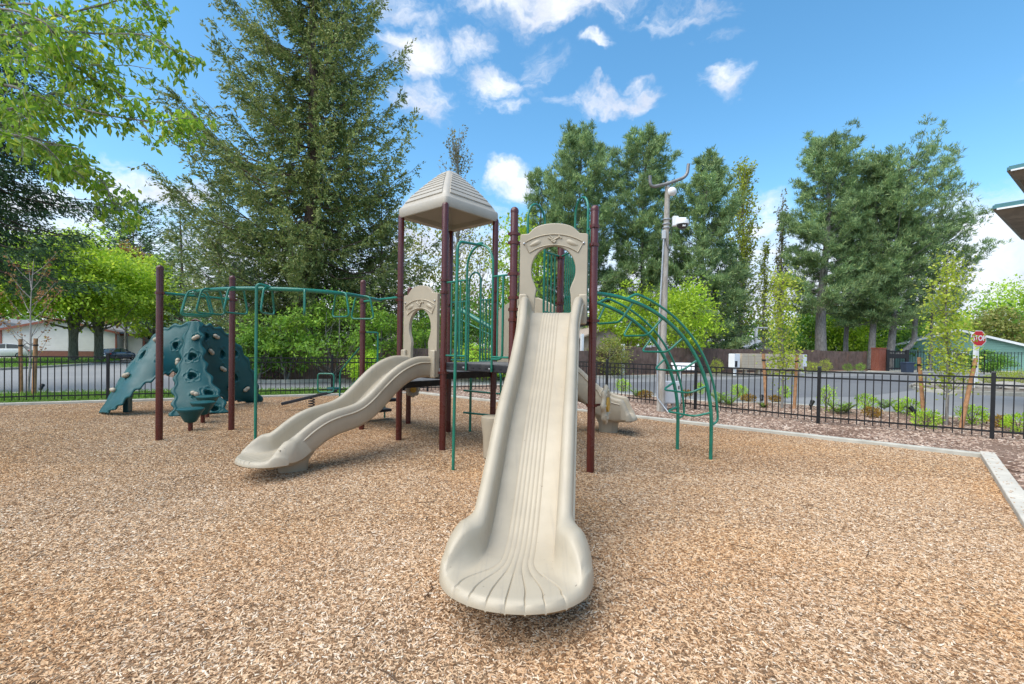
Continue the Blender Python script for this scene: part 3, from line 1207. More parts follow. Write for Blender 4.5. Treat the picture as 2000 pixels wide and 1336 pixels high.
# ---- keyhole panels at the slide entries
def key_panel(a, b, z0, z1, w, label):
    p, q = Vector(POSTS[a]), Vector(POSTS[b])
    mid = (p + q) / 2
    d = (q - p).normalized()
    if d.x < 0:
        d = -d
    nrm = Vector((d.y, -d.x))                    # towards the viewer
    H = z1 - z0
    hw = w / 2
    T = Matrix(((d.x, -nrm.x, 0, mid.x), (d.y, -nrm.y, 0, mid.y), (0, 0, 1, z0), (0, 0, 0, 1)))
    sh = H - .155                                # shoulder height
    outer = [(-hw, 0), (-hw, sh), (-hw + .02, sh + .015), (-hw + .11, sh + .02)]
    for i in range(15):
        x = (-hw + .16) + (w - .32) * i / 14
        u = x / (hw - .16)
        outer.append((x, sh + .04 + .115 * math.sqrt(max(0, 1 - u * u * .93))))
    outer += [(hw - .11, sh + .02), (hw - .02, sh + .015), (hw, sh), (hw, 0)]
    rz, rr = H * .53, hw * .655
    hole = []
    lw = hw * .50
    for i in range(29):
        a_ = R(-32 + 244 * i / 28)
        hole.append((rr * math.cos(a_), rz + rr * 1.1 * math.sin(a_)))
    right = hole[0]
    hole = hole + [(-lw * .99, rz - rr * .86), (-lw * 1.05, rz - rr * 1.15), (-lw * 1.1, .10), (lw * 1.1, .10), (lw * 1.05, rz - rr * 1.15), (lw * .99, rz - rr * .86)]
    mb = MB().plate(outer, [hole], .06, T @ Matrix.Translation((0, -.03, 0)))
    o = obj('entry_panel', mb, M_tan, PS, bevel=.014, smooth=35, org=(mid.x, mid.y, z0), label=label)
    # raised side cheeks either side of the trough
    for sg in (-1, 1):
        cx = sg * (hw - .055)
        c = T @ Vector((cx, -.055, H * .14))
        obj('cheek', MB().box(c, (.11, .06, H * .30), T.to_3x3().to_4x4()), M_tan, o, bevel=.02, smooth=40)
        for zz in (H - .27,):
            bc = T @ Vector((sg * (hw - .055), -.03, zz))
            obj('bolt', MB().lathe(bc, [(.016, 0), (.016, .012), (.008, .018)], 10, T.to_3x3().to_4x4() @ Matrix.Rotation(PI / 2, 4, 'X')), M_bolt, o, smooth=40)
    # sunken arch with two leaves and a knotted twig
    band = []
    cz = rz - .06
    r0, r1 = rr + .155, rr + .315

    def arc(r, a0, a1, n):
        return [Vector((r * math.cos(R(a0 + (a1 - a0) * i / n)) * 1.06, -.034, cz + r * .88 * math.sin(R(a0 + (a1 - a0) * i / n)))) for i in range(n + 1)]
    loop = arc(r0, 48, 132, 14) + arc(r1, 127, 53, 14)
    obj('arch_moulding', MB().tube([T @ p for p in loop], .009, 6, closed=True), M_tan, o, smooth=60)
    for sg in (-1, 1):
        leaf = []
        ax = R(90 - sg * 26)
        rm = (r0 + r1) / 2
        c = Vector((rm * math.cos(ax) * 1.06, -.032, cz + rm * .88 * math.sin(ax)))
        dirx = Vector((sg * math.cos(R(24)), 0, -math.sin(R(24))))
        up = Vector((-dirx.z, 0, dirx.x)) * (1 if sg > 0 else -1)
        vs = []
        m = 12
        rim = []
        for i in range(m):
            th = 2 * PI * i / m
            rim.append(c + dirx * (.085 * math.cos(th)) + up * (.034 * math.sin(th) * (1 - .25 * math.cos(th))))
        top = [c + (p - c) * .55 + Vector((0, -.014, 0)) for p in rim]
        vs = [T @ p for p in rim] + [T @ p for p in top] + [T @ (c + Vector((0, -.017, 0)))]
        fs = [(i, (i + 1) % m, m + (i + 1) % m, m + i) for i in range(m)] + [(m + i, m + (i + 1) % m, 2 * m) for i in range(m)]
        obj('moulded_leaf', MB().add(vs, fs), M_tan, o, smooth=60)
    rm = (r0 + r1) / 2
    tw = MB()
    c = Vector((0, -.036, cz + rm * .88 + .005))
    for a, b in (((-.075, .02), (.03, -.03)), ((-.05, .045), (-.01, .0)), ((.075, .03), (-.03, -.028)), ((.06, .05), (.1, .01)), ((-.02, -.03), (.015, -.045))):
        tw.tube([T @ (c + Vector((a[0], 0, a[1]))), T @ (c + Vector((b[0], -.006, b[1])))], .012, 6)
    obj('moulded_twig', tw, M_tan, o, smooth=60)
    return o


key_panel('SL', 'SR', 1.94, 3.27, .90, 'keyhole entry panel above the tall slide')
key_panel('N', 'W', 1.12, 2.60, .86, 'keyhole entry panel under the roof')

# plain panel at the head of the rear slide
p, q = Vector(POSTS['E']), Vector(POSTS['A'])
d = (q - p).normalized()
T = Matrix(((d.x, -d.y, 0, p.x), (d.y, d.x, 0, p.y), (0, 0, 1, 1.30), (0, 0, 0, 1)))
wl = (q - p).length
outer = [(.09, 0), (.09, .95), (.2, 1.02), (.45, 1.12), (wl - .45, 1.12), (wl - .2, 1.02), (wl - .09, .95), (wl - .09, 0)]
hole = [(wl / 2 - .32, .12), (wl / 2 + .32, .12)] + [(wl / 2 + .32 * math.cos(R(a)), .52 + .30 * math.sin(R(a))) for a in range(0, 181, 20)]
rp = obj('entry_panel', MB().plate(outer, [hole], .05, T), M_tan, PS, bevel=.012, smooth=35, label='low entry panel of the rear slide')


# ---- green barriers, hoops and rails
def tubes(name, lines, r, parent=PS, mat=None, n=8):
    mb = MB()
    for l in lines:
        mb.tube(l, r, n)
    return obj(name, mb, mat or M_green, parent, smooth=60)


def barrier(a, b, ka, kb, zt, zb, bars, endrail=None):
    """upright bars between two rails along the deck edge from a to b"""
    o = tubes('barrier', [[lerp2(a, b, ka, zt), lerp2(a, b, kb, zt)]], .015)
    obj('bottom_rail', MB().tube([lerp2(a, b, ka, zb), lerp2(a, b, kb, zb)], .015, 8), M_green, o, smooth=60)
    for k in bars:
        obj('bar', MB().tube([lerp2(a, b, k, zb), lerp2(a, b, k, zt)], .0125, 8), M_green, o, smooth=60)
    return o


def hoop(a, b, ka, kb, ztop, zbase, r=.017):
    w = (Vector(POSTS[b]) - Vector(POSTS[a])).length * abs(kb - ka)
    pts = [lerp2(a, b, ka, zbase)]
    n = 14
    for i in range(n + 1):
        th = PI - PI * i / n
        k = (ka + kb) / 2 + (kb - ka) / 2 * math.cos(th)
        pts.append(lerp2(a, b, k, ztop - w / 2 * 1.15 + w / 2 * 1.15 * math.sin(th)))
    pts.append(lerp2(a, b, kb, zbase))
    return tubes('hoop', [pts], r)


hoop('N', 'SL', .36, .73, 3.08, 1.26)
barrier('N', 'SL', .045, .36, 2.60, 1.47, [.12, .19, .26])
b2 = barrier('N', 'SL', .73, .955, 2.60, 1.47, [.80])
obj('bar', MB().tube(fillet([lerp2('N', 'SL', .87, 2.60), lerp2('N', 'SL', .87, 1.44), lerp2('N', 'SL', .74, 1.44)], .12), .017, 8), M_green, b2, smooth=60)
hoop('E', 'B', .29, .55, 2.96, 1.2)
barrier('E', 'B', .05, .29, 2.45, 1.36, [.10, .17, .235])
barrier('E', 'B', .55, .95, 2.45, 1.36, [.62, .70, .78, .86])
barrier('W', 'B', .06, .30, 2.3, 1.3, [.12, .2])
hoop('SL', 'A', .26, .62, 3.66, 2.0)
barrier('SL', 'A', .62, .95, 3.02, 2.14, [.70, .78, .86])
barrier('SL', 'A', .05, .26, 3.02, 2.14, [.12, .19])
hoop('SR', 'A', .18, .55, 3.72, 2.0)
barrier('SR', 'A', .55, .95, 3.02, 2.14, [.62, .69, .76, .83])
barrier('SR', 'A', .04, .18, 3.22, 2.14, [.1])
# pole to slide down, hooked to the front hoop
fp = gnd(885, 910)
ht = lerp2('N', 'SL', .545, 3.10)
pole_top = Vector((fp.x + .02, fp.y, 3.02))
tubes('sliding_pole', [fillet([(fp.x, fp.y, -.1), tuple(pole_top), (ht.x, ht.y, 3.08)], .12, 6)], .021)
obj('pole_fitting', MB().box(ht + Vector((0, 0, -.005)), (.10, .05, .05), rz=-.7), M_green, PS, bevel=.01)
for k in (.36, .73):
    q = lerp2('N', 'SL', k, 1.30) + Vector((-.03, -.035, 0))
    obj('bolt', MB().lathe(q, [(.014, 0), (.014, .012), (.006, .016)], 10, Matrix.Rotation(PI / 2, 4, 'X')), M_bolt, PS, smooth=40)

# rung ladder behind the tower and the sloping tube
lb = gnd(918, 842)
ld = obj('rung_ladder', MB().tube([(lb.x, lb.y, -.1), (lb.x, lb.y, 1.22)], .024, 8).tube(fillet([(lb.x + .58, lb.y - .1, .45), (lb.x + .58, lb.y - .1, 1.1), (lb.x + .45, lb.y + .1, 1.24)], .1), .02, 8), M_green, PS, smooth=60)
for z in (.34, .76):
    obj('rung', MB().tube([(lb.x - .13, lb.y - .04, z + .02), (lb.x + .6, lb.y - .1, z - .03)], .019, 8), M_green, ld, smooth=60)
tubes('banister', [[at(896, 603, 10.0), at(962, 642, 9.3)]], .05)
tubes('banister', [[at(896, 622, 9.9), at(958, 654, 9.2)]], .014)

# stairs at the back left
p, q = Vector(POSTS['P']), Vector(POSTS['Q'])
out_ = Vector((-(q - p).y, (q - p).x)).normalized()
e = (p + q) / 2 + out_ * .95
st = obj('stairs', MB().beam(((p.x + q.x) / 2, (p.y + q.y) / 2, .82), (e.x, e.y, .02), .07, .16), M_deck, PS)
for i in range(3):
    z = .74 - .25 * i
    c0, c1 = p + out_ * (.05 + .30 * i), q + out_ * (.05 + .30 * i)
    c2, c3 = q + out_ * (.37 + .30 * i), p + out_ * (.37 + .30 * i)
    poly = [tuple(c0), tuple(c1), tuple(c2), tuple(c3)]
    a2 = sum(poly[j][0] * poly[(j + 1) % 4][1] - poly[(j + 1) % 4][0] * poly[j][1] for j in range(4))
    obj('tread', MB().prism(poly if a2 > 0 else poly[::-1], z - .06, z), M_deck, st, bevel=.01)
for b_ in (p, q):
    e = b_ + out_ * .95
    obj('handrail', MB().tube(fillet([(b_.x, b_.y, 1.62), (e.x, e.y, 1.06), (e.x, e.y, -.05)], .14), .018, 8).tube([(b_.x, b_.y, 1.05), (e.x, e.y, .50)], .016, 8), M_green, st, smooth=60)
e = p + out_ * .02 + Vector((.28, .08))
obj('handrail', MB().tube(fillet([(p.x, p.y, 1.86), (e.x, e.y, 1.86), (e.x, e.y, .95)], .04), .018, 8), M_green, st, smooth=60)

# ---- arch climber on the right
def arch_climber():
    SRv, Av = Vector(POSTS['SR']), Vector(POSTS['A'])
    ga, gb = gnd(1388, 893), gnd(1323, 875)
    mid = (SRv + Av) / 2
    gm = Vector(((ga.x + gb.x) / 2, (ga.y + gb.y) / 2))
    d = (gm - mid).normalized()
    side = Vector((ga.x - gb.x, ga.y - gb.y))
    hw = side.length / 2
    sd_ = side.normalized()
    L = (gm - mid).length
    z0 = 2.37

    def curve(sg, off=0.0, t0=0.0, t1=1.0, n=26):
        out = []
        for i in range(n + 1):
            t = t0 + (t1 - t0) * i / n
            th = t * PI / 2
            r = .04 + (L - .04) * (math.sin(th) ** .96)
            z = (z0 - .42) * math.cos(th) ** .92 + .42
            nr = Vector((math.sin(th) * .9 + .08, 0, math.cos(th)))
            p = mid + sd_ * (hw * sg) + d * (r + off * math.sin(th))
            out.append(Vector((p.x, p.y, z + off * math.cos(th))))
        return out

    def pt(sg, t):
        return curve(sg, 0, t, t, 1)[0]
    o = thing_part = None
    mb = MB()
    for sg in (1, -1):
        c = curve(sg)
        c.append(Vector((c[-1].x, c[-1].y, -.1)))
        mb.tube(c, .027, 9)
    o = obj('arch_climber', mb, M_green, PS, smooth=60, org=(mid.x, mid.y, z0))
    for sg in (1, -1):
        c = curve(sg, .12, .20, .97)
        a, b = pt(sg, .16), pt(sg, .985)
        obj('handrail', MB().tube(fillet([a] + c + [b], .06), .018, 8), M_green, o, smooth=60)
    for t in (.20, .37, .52, .66, .80, .93):
        a, b = pt(1, t), pt(-1, t)
        th = t * PI / 2
        inw = Vector((-d.x, -d.y, 0)) * (.12 + .10 * math.sin(th)) + Vector((0, 0, -.26 * math.cos(th) - .03))
        q0 = a + inw * 1.05 + (b - a) * .12
        q1 = b + inw * 1.05 + (a - b) * .04
        obj('rung', MB().tube(fillet([a, q0, q1, b], .09, 5), .0165, 8), M_green, o, smooth=60)


arch_climber()

# ---- overhead loop ladder
def overhead():
    zb = 2.425
    m0 = (Vector(POSTS['M1']) + Vector(POSTS['M2'])) / 2
    m1 = (Vector(POSTS['W']) + Vector(POSTS['P'])) / 2
    ctrl = [(m0.x, m0.y), (-5.08, 7.42), (-4.45, 7.02), (-3.80, 6.86), (-3.15, 6.98), (-2.66, 7.45), (m1.x, m1.y)]
    curve = crom([(x, y, zb) for x, y in ctrl], 10)
    mb = MB().tube(curve, .032, 10)
    mb.tube([V3('M1', zb), V3('M2', zb)], .024, 8)
    mb.tube([V3('W', zb + .02), V3('P', zb + .02)], .024, 8)
    o = obj('overhead_ladder', mb, M_green, PS, smooth=60)
    s = [0]
    for a, b in zip(curve[:-1], curve[1:]):
        s.append(s[-1] + (b - a).length)
    for f in (.10, .20, .30, .42, .53, .64, .76, .87):
        q = f * s[-1]
        i = max(j for j in range(len(s) - 1) if s[j] <= q)
        p = curve[i].lerp(curve[i + 1], (q - s[i]) / (s[i + 1] - s[i]))
        t = (curve[i + 1] - curve[i]).normalized()
        x = Vector((t.y, -t.x, 0))
        loop = [p + x * .13 + Vector((0, 0, .012)), p + x * .22 + Vector((0, 0, -.37)), p - x * .22 + Vector((0, 0, -.37)), p - x * .13 + Vector((0, 0, .012))]
        obj('hand_loop', MB().tube(fillet(loop, .08, 5, closed=True), .0155, 8, closed=True), M_green, o, smooth=60)
    pb = at(500, 700, 6.72)
    pe = curve[len(curve) // 2 + 3]
    obj('support_pole', MB().tube(fillet([(pb.x, pb.y, -.1), (pb.x, pb.y, zb + .06), (pe.x, pe.y, zb + .02)], .07, 5), .022, 8), M_green, o, smooth=60)


overhead()

# ---- wheels to turn, one at the right post and one at the back
def wheel(c, axis, R0, label):
    ax = Vector(axis).normalized()
    M = ax.to_track_quat('Z', 'Y').to_matrix().to_4x4()
    n = 64
    prof = [(0.55, -.03), (.93, -.028), (1.0, -.012), (1.0, .012), (.93, .028), (.62, .03), (.5, .015)]
    rows = []
    for rr, z in prof:
        row = []
        for k in range(n):
            a = 2 * PI * k / n
            f = R0 * (1 + .085 * math.cos(8 * a)) if rr > .6 else R0
            row.append(Matrix.Translation(c) @ M @ Vector((rr * f * math.cos(a), rr * f * math.sin(a), z)))
        rows.append(row)
    mb = MB().grid(rows, cv=True)
    for i in (0, len(rows) - 1):
        mb.add(rows[i], [tuple(range(n))])
    o = obj('activity_wheel', mb, M_tan, PS, smooth=50, label=label, org=tuple(c))
    obj('wheel_hub', MB().lathe(c, [(R0 * .42, -.038), (R0 * .40, -.044), (R0 * .40, .044), (R0 * .1, .048)], 24, M), M_yellow, o, smooth=40)
    for k in range(8):
        a = 2 * PI * k / 8
        q = Matrix.Translation(c) @ M @ Vector((R0 * .76 * math.cos(a), R0 * .76 * math.sin(a), 0))
        obj('wheel_knob', MB().blob(q, (R0 * .13, R0 * .13, .045), 10, 6, M=M), M_tan, o, smooth=80)
    return o


wc = at(1183, 790, 6.25)
wheel(wc, (.93, -.36, 0), .25, 'scalloped beige wheel on the right front post')
obj('wheel_bracket', MB().tube([V3('SR', .86), wc], .016, 8), M_post, PS, smooth=60)
wc2 = Vector((POSTS['Q'][0] + .12, POSTS['Q'][1] - .1, .72))
wheel(wc2 + Vector((.0, -.05, 0)), (.5, -.8, 0), .15, 'small beige wheel on a rear post')
# round beige drum beside the tall slide
dc = Vector((-.27, 6.75, 0))
mb = MB().lathe(dc, [(.13, .0), (.14, .30), (.17, .52), (.165, .585), (.14, .60), (.03, .602)], 24)
obj('drum', mb, M_tan, PS, smooth=40, label='round beige drum under the middle deck', org=tuple(dc))
# ------------------------------------------------------------------ rock climber
def climber_panel(root, A, Bc, holes, holds, bulge, seed):
    """moulded wall between two edge curves (ground to top), wavy rims, flower-rimmed openings"""
    ca, cb = crom(A, 10), crom(Bc, 10)
    nu, nv = 60, 120

    def samp(c, v):
        q = v * (len(c) - 1)
        i = min(int(q), len(c) - 2)
        return c[i].lerp(c[i + 1], q - i)
    Lv = sum((a - b).length for a, b in zip(ca[:-1], ca[1:]))
    P = {}
    nrm = {}
    for j in range(nv + 1):
        v = j / nv
        a, b = samp(ca, v), samp(cb, v)
        for i in range(nu + 1):
            u = i / nu
            amp = .022 * math.sin(v * Lv * 2 * PI / .34 + (0 if u < .5 else 2))
            uu = u + (amp / max((b - a).length, .3)) * (2 * u - 1) ** 3 * 1.6
            P[i, j] = a + (b - a) * uu
    for j in range(nv + 1):
        for i in range(nu + 1):
            du = P[min(i + 1, nu), j] - P[max(i - 1, 0), j]
            dv = P[i, min(j + 1, nv)] - P[i, max(j - 1, 0)]
            n = du.cross(dv)
            nrm[i, j] = n.normalized() if n.length > 1e-9 else Vector((0, -1, 0))
    mid = nrm[nu // 2, nv // 2]
    flip = 1 if mid.y < 0 else -1
    feats = [(u, v, .085, True) for u, v in holes] + [(u, v, .05, False) for u, v in holds]
    size = {}
    for u, v, r, _ in feats:
        a, b = samp(ca, v), samp(cb, v)
        size[u, v] = ((b - a).length, Lv)
    verts, idx, dead = [], {}, set()
    for j in range(nv + 1):
        for i in range(nu + 1):
            u, v = i / nu, j / nv
            n = nrm[i, j] * flip
            h = bulge * math.sin(PI * u)
            e = min(u, 1 - u) * (samp(cb, v) - samp(ca, v)).length
            h += .022 * math.exp(-((e - .04) / .03) ** 2)          # rolled rim
            shift = Vector((0, 0, 0))
            for fu, fv, r, op in feats:
                w, l = size[fu, fv]
                dx, dy = (u - fu) * w, (v - fv) * l
                d = math.hypot(dx, dy)
                th = math.atan2(dy, dx)
                k = 1 + .13 * math.cos(5 * th + fu * 9)
                rim = r * 1.85 * k
                h += .011 * math.exp(-((d - rim) / .016) ** 2)
                if d < rim:
                    h -= .012
                if op:
                    ro = r * (1 + .10 * math.cos(3 * th))
                    h += .014 * math.exp(-((d - ro * 1.25) / .02) ** 2)
                    if d < ro:
                        h -= .13 * (1 - (d / ro) ** 4)
            idx[i, j] = len(verts)
            verts.append(P[i, j] + n * h)
    fs = []
    for j in range(nv):
        for i in range(nu):
            f = (idx[i, j], idx[i + 1, j], idx[i + 1, j + 1], idx[i, j + 1])
            fs.append(f if flip > 0 else f[::-1])
    pan = obj('climbing_panel', MB().add(verts, fs), M_teal, root, smooth=55, org=tuple(P[nu // 2, nv // 2]))
    so = pan.modifiers.new('thickness', 'SOLIDIFY')
    so.thickness = .035
    so.offset = -1
    rd = random.Random(seed)
    for u, v in holds:
        i, j = round(u * nu), round(v * nv)
        n = nrm[i, j] * flip
        c = P[i, j] + n * (bulge * math.sin(PI * u) + .03)
        M = n.to_track_quat('Z', 'Y').to_matrix().to_4x4() @ Matrix.Rotation(rd.uniform(0, 6), 4, 'Z')
        mb = MB()
        for k in range(2):
            mb.blob(c + M.to_3x3() @ Vector(((k - .5) * .06, rd.uniform(-.02, .02), .01)), (.064, .05, .05), 12, 8, .12, M, seed + k)
        h_ = obj('handhold', mb, M_tan, pan, smooth=70, org=tuple(c))
    # darker cup at the bottom of each opening
    return pan


RC = thing('rock_climber', at(386, 780, 11.25) * 1, 'dark teal rock climbing dome of three wavy walls with beige handholds', 'climbing frame')
A1 = [at(195, 807, 10.4), at(225, 757, 10.5), at(258, 706, 10.7), at(300, 656, 11.0), at(335, 636, 11.15), at(379, 629, 11.25)]
B1 = [at(210, 807, 10.1), at(235, 792, 10.0), at(265, 764, 10.1), at(302, 742, 10.35), at(330, 731, 10.7), at(358, 724, 10.95)]
climber_panel(RC, A1, B1, [(.45, .86), (.60, .66), (.22, .50)], [(.2, .66), (.80, .90), (.38, .36), (.2, .2)], .05, 1)
A2 = [at(331, 814, 10.05), at(337, 790, 10.2), at(337, 760, 10.4), at(343, 730, 10.6), at(351, 700, 10.8), at(357, 664, 11.0), at(369, 629, 11.15)]
B2 = [at(446, 806, 10.6), at(437, 780, 10.7), at(420, 750, 10.8), at(406, 720, 10.9), at(400, 690, 11.0), at(396, 655, 11.1), at(393, 629, 11.2)]
climber_panel(RC, A2, B2, [(.52, .65), (.50, .44), (.75, .24), (.78, .06)], [(.72, .82), (.45, .23), (.36, .04)], .06, 5)
A3 = [at(389, 632, 11.3), at(412, 634, 11.55), at(442, 648, 11.9), at(470, 678, 12.2), at(490, 714, 12.45), at(502, 750, 12.65), at(513, 784, 12.85)]
B3 = [at(388, 664, 11.3), at(394, 700, 11.38), at(405, 735, 11.6), at(422, 766, 11.8), at(440, 784, 12.05), at(460, 784, 12.3), at(480, 784, 12.6)]
climber_panel(RC, A3[::-1], B3[::-1], [(.40, .86), (.42, .62), (.50, .40), (.2, .52)], [(.25, .76), (.62, .76), (.60, .56), (.45, .22), (.72, .40)], .05, 9)
c = at(387, 690, 11.35)
obj('centre_post', MB().lathe((c.x, c.y, 0), [(.045, -.1), (.045, 2.08), (.03, 2.13), (.01, 2.14)], 14), M_post, RC, smooth=40)
obj('crown_loop', MB().tube([Vector((c.x + .12 * math.cos(a), c.y - .1, 2.05 + .13 * math.sin(a))) for a in [PI * i / 10 for i in range(11)]], .02, 8), M_post, RC, smooth=60)
t0 = at(232, 800, 10.6)
obj('panel_foot', MB().box((t0.x + .12, t0.y + .1, .18), (.10, .3, .40), rz=.4), M_teal, RC, bevel=.02)

for x, y, dep, h, lab in ((372, 838, 8.57, .38, 'teal stepping pod nearest the leftmost maroon post'), (396, 824, 9.4, .40, 'teal stepping pod in the middle, half hidden behind another pod'), (405, 816, 10.0, .45, 'teal stepping pod closest to the climbing wall')):
    p = at(x, y, dep)
    t = thing('stepping_pod', (p.x, p.y, 0), lab, 'stepping pod', 'funnel shaped stepping pods')
    mb = MB()
    n = 28
    prof = [(.06, h - .26), (.10, h - .24), (.15, h - .14), (.20, h - .05), (.225, h - .02), (.225, h), (.20, h + .012), (.05, h + .014)]
    mb.lathe((p.x, p.y, 0), prof, n)
    o = obj('pod_cup', mb, M_teal, t, smooth=45)
    obj('stem', MB().lathe((p.x, p.y, 0), [(.04, -.1), (.04, h - .24)], 12), M_post, t, smooth=50)

# seesaw half hidden behind the low slide
p = gnd(640, 800)
t = thing('seesaw', (p.x, p.y, 0), 'small dark seesaw with a square green handle loop behind the wavy slide', 'seesaw')
hb = at(636, 790, p.y)
obj('beam', MB().beam((hb.x - .95, p.y - .3, .16), (hb.x + .25, p.y + .1, .47), .09, .07), M_deck, t, bevel=.012)
hz = at(636, 748, p.y).z
q = Vector((hb.x, p.y, 0))
obj('handle', MB().tube(fillet([q + Vector((-.20, 0, hz + .23)), q + Vector((.20, 0, hz + .23)), q + Vector((.20, 0, hz - .23)), q + Vector((-.20, 0, hz - .23))], .08, 5, True), .02, 8, closed=True).tube([q + Vector((0, 0, hz - .23)), q + Vector((0, 0, .36))], .022, 8), M_green, t, smooth=60)
obj('spring', MB().tube([Vector((p.x - .35 + .07 * math.cos(a * .9), p.y - .12 + .07 * math.sin(a * .9), .0 + a * .009)) for a in range(0, 32)], .014, 6), M_deck, t, smooth=60)
obj('seat', MB().lathe((hb.x + .05, p.y + .35, .47), [(.14, 0), (.16, .02), (.15, .05)], 16), M_teal, t, smooth=45)


# ------------------------------------------------------------------ metal fences
def metal_fence(name, pts, H, label, cat='fence', gap=.1385, pk=.018, low=.15, mid=.16):
    root = thing(name, (pts[0][0], pts[0][1], 0), label, cat)
    r0 = Vector((pts[0][0], pts[0][1], 0))
    post0 = pick0 = None
    for i, (x, y) in enumerate(pts):
        d = Vector(pts[min(i + 1, len(pts) - 1)]) - Vector(pts[max(i - 1, 0)])
        a = math.atan2(d.y, d.x)
        if post0 is None:
            mb = MB().box((x, y, H / 2), (.065, .065, H + .14), rz=a).box((x, y, H + .085), (.078, .078, .03), rz=a, taper=.8)
            post0 = obj('fence_post', mb, M_black, root, bevel=.004, org=(x, y, 0))
        else:
            share(post0, root, (x - r0.x, y - r0.y, 0), name='fence_post')
    for (a, b) in zip(pts[:-1], pts[1:]):
        a, b = Vector(a), Vector(b)
        d = b - a
        L = d.length
        u = d / L
        a2, b2 = a + u * .035, b - u * .035
        for z in (H - .02, H - mid, low):
            obj('rail', MB().beam((a2.x, a2.y, z), (b2.x, b2.y, z), .028, .034), M_black, root, org=((a.x + b.x) / 2, (a.y + b.y) / 2, z))
        n = max(2, round(L / gap))
        for k in range(1, n):
            q = a + d * (k / n)
            if pick0 is None:
                pick0 = obj('picket', MB().box((q.x, q.y, (H - .04 + .05) / 2), (pk, pk, H - .09), rz=math.atan2(d.y, d.x)), M_black, root, org=(q.x, q.y, 0))
            else:
                share(pick0, root, (q.x - r0.x, q.y - r0.y, 0), name='picket')
    return root


metal_fence('metal_fence', [(-16.3, 10.12), (-13.7, 11.4), (-11.1, 12.66), (-8.5, 13.9), (-5.9, 15.12), (-3.0, 16.45), (-.06, 17.75)], 1.2, 'black metal picket fence along the street on the left, behind the climbing dome')
metal_fence('metal_fence', [(.0, 17.72), (1.05, 16.65), (3.02, 14.6), (5.0, 12.5), (6.96, 10.42), (9.24, 8.83), (11.6, 7.3)], 1.2, 'black metal picket fence along the planting bed on the right')

